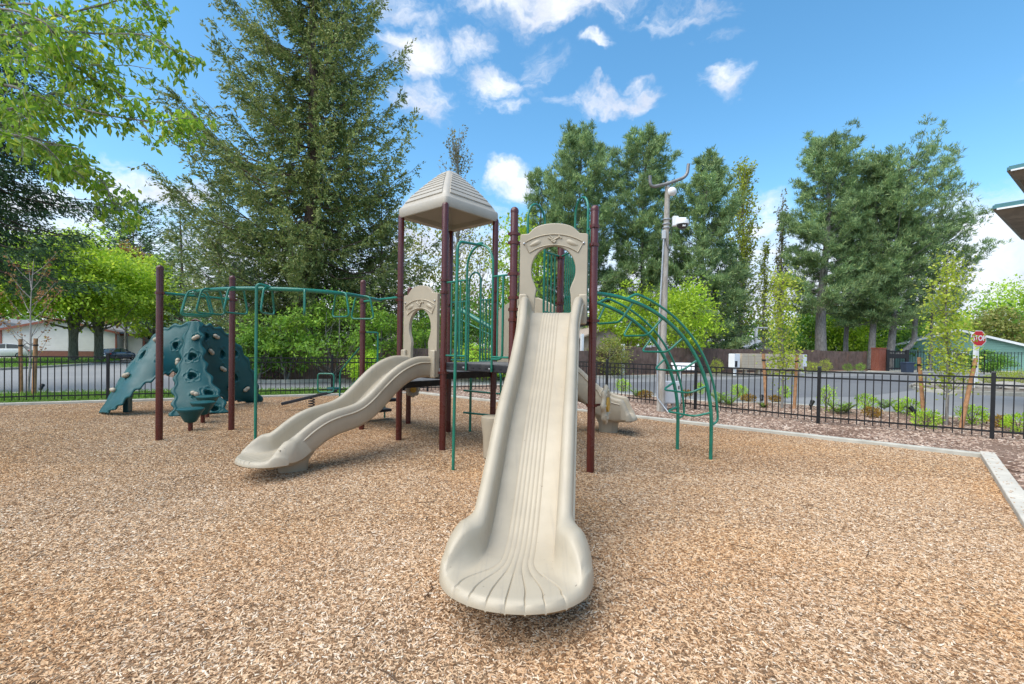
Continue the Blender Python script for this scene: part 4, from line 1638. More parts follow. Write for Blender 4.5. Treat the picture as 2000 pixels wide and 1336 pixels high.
# ------------------------------------------------------------------ pole with cameras
def camera_pole():
    b = gnd(1290, 803)
    tp = at(1304, 366, b.y)
    lean = (tp.x - b.x) / tp.z
    H = tp.z
    root = thing('camera_pole', (b.x, b.y, 0), 'weathered grey pole carrying cameras and a forked pipe, beside the arch climber', 'pole')
    ax = lambda z, dx=0, dy=0: Vector((b.x + lean * z + dx, b.y + dy, z))
    obj('shaft', MB().tube([ax(-.1), ax(H * .3), ax(H * .65), ax(H)], [.105, .095, .08, .065], 18), M_polewood, root, smooth=50)
    # forked pipe
    r = .042
    pl, pr = at(1268, 345, b.y), at(1343, 322, b.y)
    y0 = b.y - .06
    zt = H + .03
    arm = fillet([(pl.x, y0, pl.z), (pl.x + .02, y0, zt - .06), (tp.x, y0, zt + .05), (pr.x - .03, y0, zt + .24), (pr.x, y0, pr.z)], .22, 6)
    obj('forked_pipe', MB().tube(arm, r, 10), pmat('dull_zinc', (.22, .21, .20), .5, .5, metal=.5, var=.2), root, smooth=60)
    obj('pipe_sleeve', MB().lathe(ax(H - .1), [(.05, -.1), (.06, .0), (.06, .2), (.04, .24)], 12), M_steel, root, smooth=40)
    d = at(1313, 374, b.y - .16)
    obj('dish_antenna', MB().lathe(d, [(.02, .10), (.05, .09), (.11, .02), (.115, 0), (.10, -.02), (.02, -.035)], 24, Matrix.Rotation(-PI / 2 + .1, 4, 'X') @ Matrix.Rotation(PI, 4, 'X')), M_white, root, smooth=45)
    # camera bracket and dome
    z1 = at(1300, 436, b.y).z
    q = ax(z1)
    br = obj('camera_bracket', MB().box(q + Vector((.20, -.08, .03)), (.14, .12, .26)).box(q + Vector((.33, -.12, .06)), (.24, .16, .10)), M_white, root, bevel=.015)
    dm = q + Vector((.36, -.16, -.02))
    obj('camera_dome', MB().lathe(dm, [(.05, .1), (.15, .06), (.165, -.01), (.16, -.05)], 22), M_white, root, smooth=45)
    obj('dome_glass', MB().lathe(dm, [(.14, -.05), (.13, -.10), (.10, -.145), (.05, -.17), (.01, -.175)], 22), pmat('dark_glass', (.03, .03, .035), .08, .6, .4), root, smooth=60)
    obj('lens_block', MB().box(dm + Vector((0, -.08, -.10)), (.08, .10, .06)), M_white, root, bevel=.01)
    for dz in (-.12, -.02, .1):
        obj('strap', MB().lathe(ax(z1 + dz), [(.098, -.012), (.104, -.01), (.104, .01), (.098, .012)], 16), M_steel, root, smooth=40)
    jb = ax(at(1300, 460, b.y).z, -.09, -.09)
    obj('junction_box', MB().box(jb, (.09, .07, .22)), M_grey, root, bevel=.01)
    obj('conduit', MB().tube([jb + Vector((0, 0, -.1)), ax(2.6, -.125, -.06), ax(1.2, -.14, -.06), ax(.35, -.12, -.08), ax(-.02, .12, -.34)], .022, 8), M_steel, root, smooth=60)
    obj('cable_loop', MB().tube(crom([jb + Vector((.04, -.02, -.1)), jb + Vector((.09, -.03, -.34)), jb + Vector((.17, -.02, -.36)), jb + Vector((.2, 0, .2))], 5), .008, 5), M_deck, root, smooth=60)
    # cabinet standing next to it
    c = at(1311, 766, b.y + .35)
    cb = thing('electrical_cabinet', (c.x, c.y, 0), 'pale grey electrical cabinet beside the foot of the camera pole', 'cabinet')
    zc = c.z
    obj('case', MB().box((c.x, c.y, zc), (.44, .26, .60)), M_grey, cb, bevel=.015)
    obj('door', MB().box((c.x, c.y - .14, zc - .01), (.39, .012, .53)), M_grey, cb, bevel=.006)
    obj('latch', MB().box((c.x + .15, c.y - .152, zc + .14), (.03, .012, .09)), M_deck, cb)
    obj('stand', MB().box((c.x - .14, c.y, .14), (.05, .05, .5)).box((c.x + .14, c.y, .14), (.05, .05, .5)), M_steel, cb, kind='stuff')
    obj('gland', MB().tube([(c.x + .05, c.y, .0), (c.x + .05, c.y, zc - .3)], .03, 8), M_steel, cb)


camera_pole()
p = at(1336, 716, 15.6)
t = thing('tilted_panel', (p.x, p.y, 0), 'white tilted panel on a thin post behind the fence, seen through the arch climber', 'panel')
obj('board', MB().box(p, (.80, .36, .045), Matrix.Rotation(R(38), 4, 'X')), M_white, t, bevel=.01)
obj('leg', MB().tube([(p.x - .1, p.y + .05, 0), (p.x - .1, p.y + .05, p.z - .03)], .03, 8), M_white, t)

# ------------------------------------------------------------------ wooden fence across the street
M_fencewood = pmat('stained_fence_wood', (.155, .105, .085), .85, .2, var=.3, vscale=2.2, bump=.4, bscale=30, dirt=.65, dirtcol=(.24, .125, .08))


def wood_fence(pts, H, label, z0=0.0):
    root = thing('wooden_fence', (pts[0][0], pts[0][1], z0), label, 'fence')
    mb = MB()
    rd = random.Random(3)
    w = .145
    for a, b in zip(pts[:-1], pts[1:]):
        a, b = Vector(a), Vector(b)
        d = b - a
        n = int(d.length / w)
        ang = math.atan2(d.y, d.x)
        step = 0
        for k in range(n):
            q = a + d * ((k + .5) / n)
            if k % 17 == 0:
                step = rd.uniform(-.05, .05)
            h = H + step + rd.uniform(-.012, .012)
            o = rd.uniform(-.008, .008)
            mb.box((q.x - math.sin(ang) * o, q.y + math.cos(ang) * o, z0 + h / 2), (w - .012, .022, h), rz=ang)
    obj('fence_boards', mb, M_fencewood, root, kind='stuff')
    for a, b in zip(pts[:-1], pts[1:]):
        a, b = Vector(a), Vector(b)
        n = Vector((-(b - a).y, (b - a).x)).normalized() * .04
        for z in (.35, H - .25):
            obj('back_rail', MB().beam((a.x + n.x, a.y + n.y, z0 + z), (b.x + n.x, b.y + n.y, z0 + z), .04, .09), M_fencewood, root)
    return root


wood_fence([(-12.5, 21.0), (-5.0, 22.5), (1.5, 25.6), (7.2, 29.8)], 1.55, 'brown board fence half covered by bushes behind the overhead ladder')
wood_fence([(7.35, 29.9), (16.0, 35.4), (26.0, 41.0), (35.3, 45.8)], 1.82, 'long dark brown board fence behind the mailboxes on the right')
for x, top, base, dep, lab in ((1137, 652, 722, 28.6, 'white post at the bushy end of the dark board fence, close to the maroon post'), (1217, 672, 731, 29.3, 'white post standing against the dark board fence, right of a shrub')):
    a, b = at(x, base, dep), at(x, top, dep)
    obj_ = obj('white_post', MB().box((b.x, b.y, b.z / 2), (.17, .17, b.z), rz=.4), M_white, bevel=.01, org=(b.x, b.y, 0))
    tag(obj_, lab, 'post')

# ------------------------------------------------------------------ mailboxes
M_mail = pmat('mailbox_tan', (.50, .40, .29), .5, .4, var=.05, vscale=3)
M_mail2 = pmat('mailbox_tan_light', (.58, .47, .34), .5, .4, var=.05, vscale=3)
m0, m1 = at(1452, 722, 31.8), at(1562, 722, 35.2)
dm_ = Vector((m1.x - m0.x, m1.y - m0.y))
ang = math.atan2(dm_.y, dm_.x)
door0 = None
for k in range(5):
    q = Vector((m0.x, m0.y)) + dm_ * ((k + .1) / 4.6)
    T = Matrix.Translation((q.x, q.y, 0)) @ rot2(ang)
    w = dm_.length / 4.6 - .05
    lab = ['tan mailbox unit at the left end of the row, next to the white parcel locker', 'second tan mailbox unit from the left, below the white lamp post', 'middle tan mailbox unit, behind the left tree stake', 'fourth tan mailbox unit from the left, behind the sapling leaves', 'tan mailbox unit at the right end of the row'][k]
    t = thing('mailbox_unit', (q.x, q.y, 0), lab, 'mailbox', 'row of tan mailbox units')
    obj('case', MB().box(T @ Vector((0, 0, .92)), (w, .45, 1.12), rz=ang), M_mail, t, bevel=.01)
    obj('pedestal', MB().box(T @ Vector((0, 0, .19)), (.22, .2, .38), rz=ang), M_mail, t)
    for cx in (-.25, .25):
        for r_ in range(6):
            c = T @ Vector((cx * w, -.236, .47 + r_ * .18))
            if door0 is None:
                door0 = obj('mail_door', MB().box(c, (w * .46, .02, .162), rz=ang), M_mail2, t, org=tuple(c))
            else:
                share(door0, t, c - Vector((q.x, q.y, 0)), name='mail_door')
for x, dep, lab in ((1434, 31.0, 'white parcel locker with an open dark slot at the left end of the mailboxes'), (1566, 35.6, 'white parcel locker at the right end of the mailboxes')):
    p = at(x, 708, dep)
    t = thing('parcel_locker', (p.x, p.y, 0), lab, 'locker', 'white parcel lockers')
    obj('case', MB().box((p.x, p.y, 1.0), (.58, .45, .92), rz=ang), M_white, t, bevel=.015)
    obj('leg', MB().box((p.x + .05, p.y, .27), (.14, .14, .54), rz=ang), M_white, t)
    if x < 1500:
        f = Matrix.Translation((p.x, p.y, 0)) @ rot2(ang) @ Vector((-.12, -.232, .78))
        obj('slot', MB().box(f, (.24, .02, .40), rz=ang), M_deck, t)
b = at(1476, 690, 46)
z1 = at(1476, 642, 46).z
t = thing('lamp_post', (b.x, b.y, 0), 'white lamp post with a side arm behind the board fence', 'street lamp')
obj('mast', MB().tube([(b.x, b.y, -.2), (b.x, b.y, z1)], .16, 12), M_white, t, smooth=50)
obj('lamp_head', MB().box((b.x + .5, b.y, z1 + .1), (1.1, .35, .14)), M_grey, t, bevel=.03)

# ------------------------------------------------------------------ gate corner on the far right
p = at(1715, 722, 45.2)
M_brick = groundmat('red_brick', [(.20, .055, .035), (.30, .09, .055), (.36, .13, .085)], 7, bump=.3, dist=.01)
M_mortar = pmat('mortar', (.42, .36, .31), .9, .2)
t = thing('brick_pillar', (p.x, p.y, -.1), 'red brick pillar at the end of the board fence', 'pillar')
obj('mortar_core', MB().box((p.x, p.y, 1.0), (.76, .76, 2.2), rz=.2), M_mortar, t)
brick0 = None
T = Matrix.Translation((p.x, p.y, 0)) @ rot2(.2)
mb = MB()
for r_ in range(27):
    for s_ in range(4):
        for k in range(4):
            off = -.285 + k * .2 + (.0 if r_ % 2 else -.05)
            c = T @ rot2(s_ * PI / 2) @ Vector((off, -.385, -.06 + r_ * .081))
            mb.box(c, (.18, .02, .065), rz=.2 + s_ * PI / 2)
obj('bricks', mb, M_brick, t, kind='stuff')
obj('cap_stone', MB().box((p.x, p.y, 2.15), (.9, .9, .10), rz=.2), M_brick, t, bevel=.02)
F0, F1, F2, F3 = at(1727, 724, 45), at(1792, 725, 44.2), at(1922, 728, 41), at(2060, 733, 37)
metal_fence('metal_fence', [(F0.x, F0.y), (F1.x, F1.y), ((F1.x + F2.x) / 2, (F1.y + F2.y) / 2), (F2.x, F2.y), (F3.x, F3.y)], 1.95, 'tall black metal fence in front of the green house', gap=.21, pk=.03)
g0, g1 = at(1733, 724, 44.2), at(1771, 725, 43.7)
t = thing('driveway_gate', (g0.x, g0.y, 0), 'black driveway gate with a dark name board beside the brick pillar', 'gate')
d = (g1 - g0)
ga = math.atan2(d.y, d.x)
for e in (g0, g1):
    obj('gate_post', MB().box((e.x, e.y, 1.0), (.22, .22, 2.05), rz=ga), M_black, t, bevel=.01)
for z in (.25, 1.85):
    obj('gate_rail', MB().beam((g0.x, g0.y, z), (g1.x, g1.y, z), .06, .1), M_black, t)
for k in range(1, 12):
    q = g0.lerp(g1, k / 12)
    obj('gate_bar', MB().box((q.x, q.y, 1.05), (.03, .03, 1.6), rz=ga), M_black, t)
q = g0.lerp(g1, .5)
obj('name_board', MB().box((q.x, q.y - .08, 1.42), (1.6, .05, .42), rz=ga), M_black, t, bevel=.01)
obj('pale_strip', MB().box((q.x + .12, q.y - .12, 1.42), (.95, .03, .07), rz=ga), M_grey, t)
p = at(1772, 727, 41.5)
t = thing('litter_bin', (p.x, p.y, 0), 'dark blue wheeled litter bin beside the driveway gate', 'bin')
M_bin = pmat('dark_blue_bin', (.03, .045, .075), .5, .4)
obj('bin_body', MB().box((p.x, p.y, .40), (.66, .62, .85), taper=1.12), M_bin, t, bevel=.03)
obj('bin_lid', MB().box((p.x, p.y, .87), (.82, .78, .10), taper=.85), M_bin, t, bevel=.03)

# ------------------------------------------------------------------ stop sign
M_red = pmat('sign_red', (.56, .012, .018), .4, .5, var=.04)
p = at(1907, 661, 22.5)
t = thing('stop_sign', (p.x, p.y, 0), 'red octagonal STOP sign on a white post by the corner island', 'sign')
yaw = R(2)
T = Matrix.Translation(p) @ rot2(yaw)
obj('sign_post', MB().box((p.x, p.y, p.z / 2 - .1), (.17, .14, p.z + .1), rz=yaw), M_white, t, bevel=.01)
oct_ = lambda r: [(r * math.cos(PI / 8 + PI / 4 * i), r * math.sin(PI / 8 + PI / 4 * i)) for i in range(8)]
obj('sign_edge', MB().plate(oct_(.41), [], .02, T @ Matrix.Translation((0, -.11, 0))), M_white, t)
obj('sign_face', MB().plate(oct_(.375), [], .006, T @ Matrix.Translation((0, -.117, 0))), M_red, t)
fc = bpy.data.curves.new('sign_lettering', 'FONT')
fc.body = 'STOP'
fc.align_x, fc.align_y = 'CENTER', 'CENTER'
fc.size = .34
fc.offset = .008
fc.extrude = .003
fc.space_character = .95
fo = bpy.data.objects.new('sign_lettering', fc)
C.objects.link(fo)
fo.parent = t
fo.matrix_local = Matrix.Translation((0, 0, p.z)) @ rot2(yaw) @ Matrix.Translation((0, -.124, 0)) @ Matrix.Rotation(PI / 2, 4, 'X') @ Matrix.Diagonal((.83, 1.05, 1, 1))
fc.materials.append(M_white)

# ------------------------------------------------------------------ low black lamps in the beds
for x, y, az, lab in ((1488, 789, 1.2, 'small black spotlight beside the left stake of the sapling by the mailboxes'), (1583, 801, .5, 'small black spotlight right of the sapling by the mailboxes, left of a fence post'), (1787, 815, 2.2, 'small black spotlight at the foot of the right sapling stake'), (1927, 828, 2.4, 'small black spotlight tilted up beside the last fence post'), (79, 768, 1.9, 'small black spotlight on the grass beside the left sapling stakes')):
    p = gnd(x, y)
    o = thing('garden_spotlight', tuple(p), lab, 'spotlight', 'black garden spotlights')
    M = Matrix.Translation(p + Vector((0, 0, .12))) @ rot2(az) @ Matrix.Rotation(R(38), 4, 'Y')
    obj('lamp_housing', MB().lathe((0, 0, 0), [(.02, -.02), (.045, 0), (.05, .12), (.058, .125), (.058, .17), (.05, .175)], 14, M), M_black, o, smooth=40)
    obj('stake', MB().tube([p + Vector((0, 0, -.05)), p + Vector((0, 0, .13))], .013, 6), M_black, o)


# ------------------------------------------------------------------ houses
M_siding = pmat('white_siding', (.66, .65, .62), .7, .3, var=.05, vscale=1.2)
M_brickbase = groundmat('brick_base', [(.16, .075, .055), (.23, .11, .08)], 5, bump=.3, dist=.01)
M_trimred = pmat('red_brown_trim', (.25, .085, .055), .6, .3)
M_shingle = groundmat('grey_shingles', [(.17, .165, .16), (.24, .235, .23), (.30, .295, .29)], 3.5, stretch=(1, 1, 4), bump=.4, dist=.02)
M_shingle2 = groundmat('blue_grey_shingles', [(.20, .215, .235), (.26, .275, .295), (.31, .325, .345)], 3.5, stretch=(1, 1, 4), bump=.4, dist=.02)
M_greenside = pmat('green_siding', (.20, .36, .30), .7, .3, var=.05, vscale=1.5)
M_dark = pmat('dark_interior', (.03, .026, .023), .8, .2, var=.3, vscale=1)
M_glass = pmat('window_glass', (.05, .06, .065), .08, .6, .3)


def house_local(name, loc, yaw, label):
    t = thing(name, tuple(loc), label, 'house')
    T = Matrix.Translation(loc) @ rot2(yaw)
    return t, T


def xbox(name, T, c, s, mat, par, bevel=0, **k):
    yaw = math.atan2(T[1][0], T[0][0])
    return obj(name, MB().box(T @ Vector(c), s, rz=yaw), mat, par, bevel=bevel, **k)


def gable(T, w, d, eave, peak, over, th):
    """two roof slopes; ridge runs along local y from 0 to d"""
    out = []
    for sg in (-1, 1):
        e = sg * (w / 2 + over)
        ez = eave - over * (peak - eave) / (w / 2)
        V = [Vector((0, -over, peak)), Vector((e, -over, ez)), Vector((e, d + over, ez)), Vector((0, d + over, peak))]
        V = V + [v + Vector((0, 0, th)) for v in V]
        fs = [(0, 1, 2, 3), (7, 6, 5, 4), (0, 4, 5, 1), (1, 5, 6, 2), (2, 6, 7, 3), (3, 7, 4, 0)]
        if sg > 0:
            fs = [f[::-1] for f in fs]
        out.append(MB().add([T @ v for v in V], fs))
    return out


def gable_wall(T, w, eave, peak, th=.12):
    return MB().plate([(-w / 2, 0), (w / 2, 0), (w / 2, eave), (0, peak), (-w / 2, eave)], [], th, T)


def lap_siding(T, w, eave, peak, y, z0, pitch=.2):
    mb = MB()
    yaw = math.atan2(T[1][0], T[0][0])
    z = z0
    while z < peak - .15:
        ww = w if z < eave else w * (peak - z) / (peak - eave)
        mb.box(T @ Vector((0, y, z + pitch / 2)), (ww - .04, .022, pitch - .012), Matrix.Rotation(yaw, 4, 'Z') @ Matrix.Rotation(.06, 4, 'X'))
        z += pitch
    return mb


# white house on the left, gable end to the street
hp = at(118, 697, 45)
t, T = house_local('white_house', Vector((hp.x, hp.y, -.1)), R(16), 'white sided house with a brick base and red trim behind the maple trunks')
w = 9.2
obj('wall', gable_wall(T, w, 2.65, 3.75), M_siding, t)
obj('siding', lap_siding(T, w, 2.65, 3.75, -.02, .75, .17), M_siding, t, kind='stuff')
xbox('brick_base', T, (0, -.05, .36), (w + .05, .1, .72), M_brickbase, t)
xbox('side_wall', T, (-w / 2 + .06, 6, 1.32), (.12, 11.6, 2.64), M_siding, t)
xbox('side_wall', T, (w / 2 - .06, 6, 1.32), (.12, 11.6, 2.64), M_siding, t)
for g in gable(T, w, 12, 2.66, 3.78, .4, .14):
    obj('roof', g, M_shingle, t)
for sg in (-1, 1):
    a, b = T @ Vector((0, -.44, 3.80)), T @ Vector((sg * (w / 2 + .42), -.44, 2.56))
    obj('barge_board', MB().beam(a, b, .05, .2), M_trimred, t)
    xbox('corner_trim', T, (sg * (w / 2 - .05), -.045, 1.7), (.14, .06, 1.9), M_trimred, t)
# carport wing to the right
for k, (x0, x1) in enumerate([(w / 2, w / 2 + 6.5)]):
    V = [T @ Vector(v) for v in ((x0, .6, 2.5), (x1, .6, 2.35), (x1, 9, 3.3), (x0, 9, 3.5))]
    V += [v + Vector((0, 0, .13)) for v in V]
    obj('carport_roof', MB().add(V, [(3, 2, 1, 0), (4, 5, 6, 7), (0, 1, 5, 4), (1, 2, 6, 5), (2, 3, 7, 6), (3, 0, 4, 7)]), M_shingle, t)
    xbox('fascia', T, ((x0 + x1) / 2, .56, 2.44), (x1 - x0, .05, .2), M_trimred, t)
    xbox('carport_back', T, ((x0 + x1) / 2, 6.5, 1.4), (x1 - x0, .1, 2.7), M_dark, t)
    xbox('carport_side', T, (x0 + 1.0, .9, 1.25), (1.6, .12, 2.4), M_siding, t)
    for q in (2.0, 5.0, 6.3):
        xbox('carport_post', T, (x0 + q, .8, 1.15), (.16, .16, 2.4), M_trimred, t)
    wn = xbox('window', T, (x0 + 2.6, 6.4, 1.6), (.9, .06, .9), M_white, t)
    obj('pane', MB().box(T @ Vector((x0 + 2.6, 6.36, 1.6)), (.7, .04, .7), rz=R(16)), M_glass, wn)
    xbox('brick_base', T, (x0 + 5.6, .9, .3), (1.6, .2, .7), M_brickbase, t)
# grey garage at the left edge
gp = at(-12, 695, 50)
t, T = house_local('grey_garage', Vector((gp.x, gp.y, -.1)), R(16), 'grey garage with a wide door at the left edge beyond the white car')
M_gwall = pmat('grey_siding', (.34, .36, .38), .7, .3)
obj('wall', gable_wall(T @ Matrix.Translation((0, 0, 0)), 8, 2.9, 4.0), M_gwall, t)
xbox('garage_door', T, (1.0, -.05, 1.1), (4.6, .08, 2.2), pmat('garage_door_grey', (.26, .31, .37), .5, .4), t)
xbox('door_trim', T, (1.0, -.05, 2.28), (5.0, .1, .14), M_white, t)
for g in gable(T, 8, 8, 2.9, 4.0, .35, .14):
    obj('roof', g, M_shingle, t)

# green house on the right
hp = at(1868, 722, 53)
t, T = house_local('green_house', Vector((hp.x, hp.y, -.1)), R(-27), 'pale green sided house with a grey roof behind the tall black fence')
w = 13.0
obj('wall', gable_wall(T, w, 2.55, 4.5), M_greenside, t)
obj('siding', lap_siding(T, w, 2.55, 4.5, -.02, .1, .22), M_greenside, t, kind='stuff')
xbox('belly_board', T, (0, -.05, 2.5), (w, .04, .10), M_greenside, t)
xbox('side_wall', T, (w / 2 - .06, 7, 1.27), (.12, 14, 2.54), M_greenside, t)
for g in gable(T, w, 14, 2.56, 4.54, .5, .14):
    obj('roof', g, M_shingle2, t)
for sg in (-1, 1):
    a, b = T @ Vector((0, -.54, 4.56)), T @ Vector((sg * (w / 2 + .52), -.54, 2.38))
    obj('barge_board', MB().beam(a, b, .05, .24), M_white, t)
wn = xbox('window', T, (.3, -.06, 1.5), (1.5, .08, 1.1), M_white, t)
obj('pane', MB().box(T @ Vector((.3, -.105, 1.5)), (1.3, .03, .9), rz=R(-27)), M_glass, wn)
xbox('gutter', T, (w / 2 + .5, 7, 2.33), (.12, 15, .12), M_white, t)
xbox('downpipe', T, (w / 2 + .02, -.1, 1.2), (.09, .09, 2.3), M_white, t)
# low pale roofs beyond the board fence
for x, y, dep, w, lab in ((1396, 700, 62, 9, 'low house with a pale grey roof behind the board fence, left of the mailboxes'), (1492, 700, 64, 7, 'low house with a white gable behind the lamp post'), (1186, 700, 40, 6, 'tan roofed house behind the shrubs at the fence end'), (840, 700, 40, 5, 'pinkish walled house glimpsed through the lower keyhole panel')):
    hp = at(x, y, dep)
    t, T = house_local('distant_house', Vector((hp.x, hp.y, -.1)), R(20), lab)
    pk = 3.3 if dep > 50 else 3.7
    ev = 2.0 if dep > 50 else 2.5
    wallm = M_white if dep > 50 else pmat('tan_stucco', (.42, .34, .28), .8, .2)
    obj('wall', gable_wall(T, w, ev, pk), wallm, t)
    for g in gable(T, w, 9, ev, pk, .4, .14):
        obj('roof', g, M_shingle2 if dep > 50 else wallm, t)

# roof corner of a nearer building on the right
M_teale = pmat('teal_metal_edge', (.045, .16, .17), .4, .5, .2)
M_soffit = pmat('brown_soffit', (.26, .20, .15), .8, .2, var=.2, vscale=3)
M_stucco = pmat('grey_stucco', (.38, .36, .33), .85, .2)
D = 14.0
c1, c2 = at(1938, 409, D), at(1966, 334, D + 1.2)
t = thing('eaves_building', (c1.x + 4, c1.y + 3, 0), 'building on the right edge with brown soffits and teal metal roof edges', 'building')
yaw = R(-50)


def eave(c, L, Dp, th, name):
    T = Matrix.Translation(c) @ rot2(yaw)
    V = [(0, 0, 0), (L, -.3, .04), (L, Dp, .04), (0.4, Dp, 0), (.28, .35, -.30), (L, .2, -.30), (L, Dp - .3, -.30), (.6, Dp - .3, -.30)]
    o = obj(name, MB().add([T @ Vector(v) for v in V], [(0, 1, 2, 3), (7, 6, 5, 4), (4, 5, 1, 0), (5, 6, 2, 1), (6, 7, 3, 2), (7, 4, 0, 3)]), M_soffit, t)
    q = [T @ Vector(v) for v in ((.05, -.02, .06), (L, -.32, .10))]
    obj('metal_edge', MB().beam(q[0], q[1], .10, .13), M_teale, o)
    q = [T @ Vector(v) for v in ((.1, -.08, -.03), (L, -.38, .01))]
    obj('white_strip', MB().beam(q[0], q[1], .03, .05), M_white, o)
    q = [T @ Vector(v) for v in ((.05, .05, .06), (.42, Dp, .06))]
    obj('metal_edge', MB().beam(q[0], q[1], .10, .13), M_teale, o)
    return T


T1 = eave(c1, 7, 6, .3, 'lower_eaves')
T2 = eave(c2, 6, 5, .3, 'upper_eaves')
V = [T1 @ Vector(v) for v in ((.9, .5, .1), (7, .4, .1), (7, 5, .1), (1.2, 5, .1))] + [T2 @ Vector(v) for v in ((.9, .8, -.3), (6, .6, -.3), (6, 4, -.3), (1.2, 4, -.3))]
obj('roof_slope', MB().add(V, [(0, 1, 5, 4), (1, 2, 6, 5), (2, 3, 7, 6), (3, 0, 4, 7), (4, 5, 6, 7), (3, 2, 1, 0)]), M_soffit, t)
V = [T1 @ Vector(v) for v in ((1.6, 1.2, -.3), (6.8, 1.0, -.3), (6.8, 5.5, -.3), (1.8, 5.5, -.3))]
obj('wall', MB().add([Vector((v.x, v.y, 0)) for v in V] + V, [(3, 2, 1, 0), (4, 5, 6, 7), (0, 1, 5, 4), (1, 2, 6, 5), (2, 3, 7, 6), (3, 0, 4, 7)]), M_stucco, t)


# ------------------------------------------------------------------ parked cars
def car(loc, yaw, col, label, tall=1.0, size=1.0):
    t = thing('parked_car', tuple(loc), label, 'car', 'cars parked across the street')
    T = Matrix.Translation(loc) @ rot2(yaw) @ Matrix.Diagonal((size, size, size, 1))
    M_b = pmat('car_paint', col, .25, .5, .6, var=.03)
    # lower body: stations along x (length 4.6), profile of half width and heights
    st = [(-2.28, .55, .42, .72), (-2.2, .72, .30, .92), (-1.9, .84, .22, 1.0), (-1.2, .88, .20, 1.03), (0, .90, .20, 1.02), (1.2, .88, .20, .98), (1.8, .84, .22, .90), (2.15, .72, .28, .78), (2.28, .55, .38, .62)]
    rows = []
    for x, hw, zb, zt in st:
        zt = zb + (zt - zb) * (1 + (tall - 1) * .4)
        rows.append([T @ Vector((x, y, z)) for y, z in ((-hw * .9, zb), (-hw, zb + .12), (-hw, zt - .18), (-hw * .9, zt), (hw * .9, zt), (hw, zt - .18), (hw, zb + .12), (hw * .9, zb))])
    obj('body', MB().grid(rows, cv=True, cap=True), M_b, t, smooth=50)
    k = tall
    cab = [(-1.85, .70, 1.02), (-1.15, .62, 1.40 * k), (-.2, .62, 1.46 * k), (.45, .62, 1.40 * k), (1.25, .72, .98)]
    rows = [[T @ Vector((x, -hw, 0.9)), T @ Vector((x, -hw * .94, z)), T @ Vector((x, hw * .94, z)), T @ Vector((x, hw, .9))] for x, hw, z in cab]
    gl = obj('glasshouse', MB().grid(rows, cv=True, cap=True), M_glass, t, smooth=30)
    rows = [[T @ Vector((x, -hw * .95, z - .03)), T @ Vector((x, -hw * .8, z + .025)), T @ Vector((x, hw * .8, z + .025)), T @ Vector((x, hw * .95, z - .03))] for x, hw, z in cab[1:4]]
    obj('roof', MB().grid(rows, cv=True, cap=True), M_b, t, smooth=50)
    for sg in (-1, 1):
        for a, b in (((-1.85, .71, 1.0), (-1.15, .61, 1.40 * k)), ((-.25, .65, 1.0), (-.25, .61, 1.44 * k)), ((1.25, .73, .97), (.45, .61, 1.40 * k))):
            obj('pillar', MB().beam(T @ Vector((a[0], sg * a[1], a[2])), T @ Vector((b[0], sg * b[1], b[2])), .06, .05), M_b, gl)
    wheel0 = None
    for x in (-1.4, 1.38):
        for sg in (-1, 1):
            Mx = T @ Matrix.Translation((x, sg * .80, .32)) @ Matrix.Rotation(-PI / 2 * sg, 4, 'X')
            w_ = obj('wheel', MB().lathe((0, 0, 0), [(.20, -.09), (.32, -.09), (.33, .07), (.30, .10), (.22, .10)], 20, Mx), M_black, t, smooth=40)
            obj('rim', MB().lathe((0, 0, 0), [(.21, .085), (.20, .105), (.06, .095), (.05, .11)], 16, Mx), M_steel, w_, smooth=40)
    for sg in (-1, 1):
        obj('tail_light', MB().box(T @ Vector((-2.2, sg * .62, .83)), (.14, .28, .15), rz=yaw), M_red, t, bevel=.02)
        obj('headlight', MB().box(T @ Vector((2.16, sg * .56, .66)), (.18, .30, .13), rz=yaw), M_white, t, bevel=.02)
        obj('door_mirror', MB().box(T @ Vector((.75, sg * .96, 1.02)), (.14, .16, .11), rz=yaw), M_b, t, bevel=.02)
    obj('number_plate', MB().box(T @ Vector((-2.29, 0, .58)), (.03, .45, .12), rz=yaw), M_white, t)


q = gnd(229, 698.5, -.1)
car(at(229, 703, 43.0), R(96), (.045, .085, .16), 'blue grey sedan parked in front of the carport', 1.0, .74)
q = at(12, 699, 41)
car(q, R(205), (.62, .63, .64), 'white car parked at the left edge by the grey garage', 1.08, .80)
# ------------------------------------------------------------------ foliage generators
def folded(P, Dv, N, L, Wd):
    """leaves creased along the midrib: two halves each"""
    Dv = unit(Dv)
    S = unit(np.cross(Dv, N))
    Nn = unit(np.cross(S, Dv))
    L = np.asarray(L).reshape(-1, 1)
    Wd = np.asarray(Wd).reshape(-1, 1)
    m = P + Dv * L * .42
    T = P + Dv * L + Nn * -L * .10
    mid = m - Nn * Wd * .22
    a = np.stack([P, m + S * Wd * .5, T, mid], axis=1)
    b = np.stack([P, mid, T, m - S * Wd * .5], axis=1)
    return np.concatenate([a, b])


def unit(a):
    return a / np.maximum(np.linalg.norm(a, axis=-1, keepdims=True), 1e-9)


def leaves(P, Dv, N, L, Wd):
    """kite-shaped leaves: base, side, tip, side"""
    Dv = unit(Dv)
    S = unit(np.cross(Dv, N))
    L = np.asarray(L).reshape(-1, 1)
    Wd = np.asarray(Wd).reshape(-1, 1)
    m = P + Dv * L * .42
    return np.stack([P, m + S * Wd * .5, P + Dv * L, m - S * Wd * .5], axis=1)


M_barkc = barkmat('conifer_bark', (.085, .055, .040), (.19, .14, .11))
M_barkg = barkmat('grey_bark', (.14, .125, .11), (.30, .28, .25))
M_barkm = barkmat('mossy_bark', (.085, .085, .055), (.20, .19, .14))


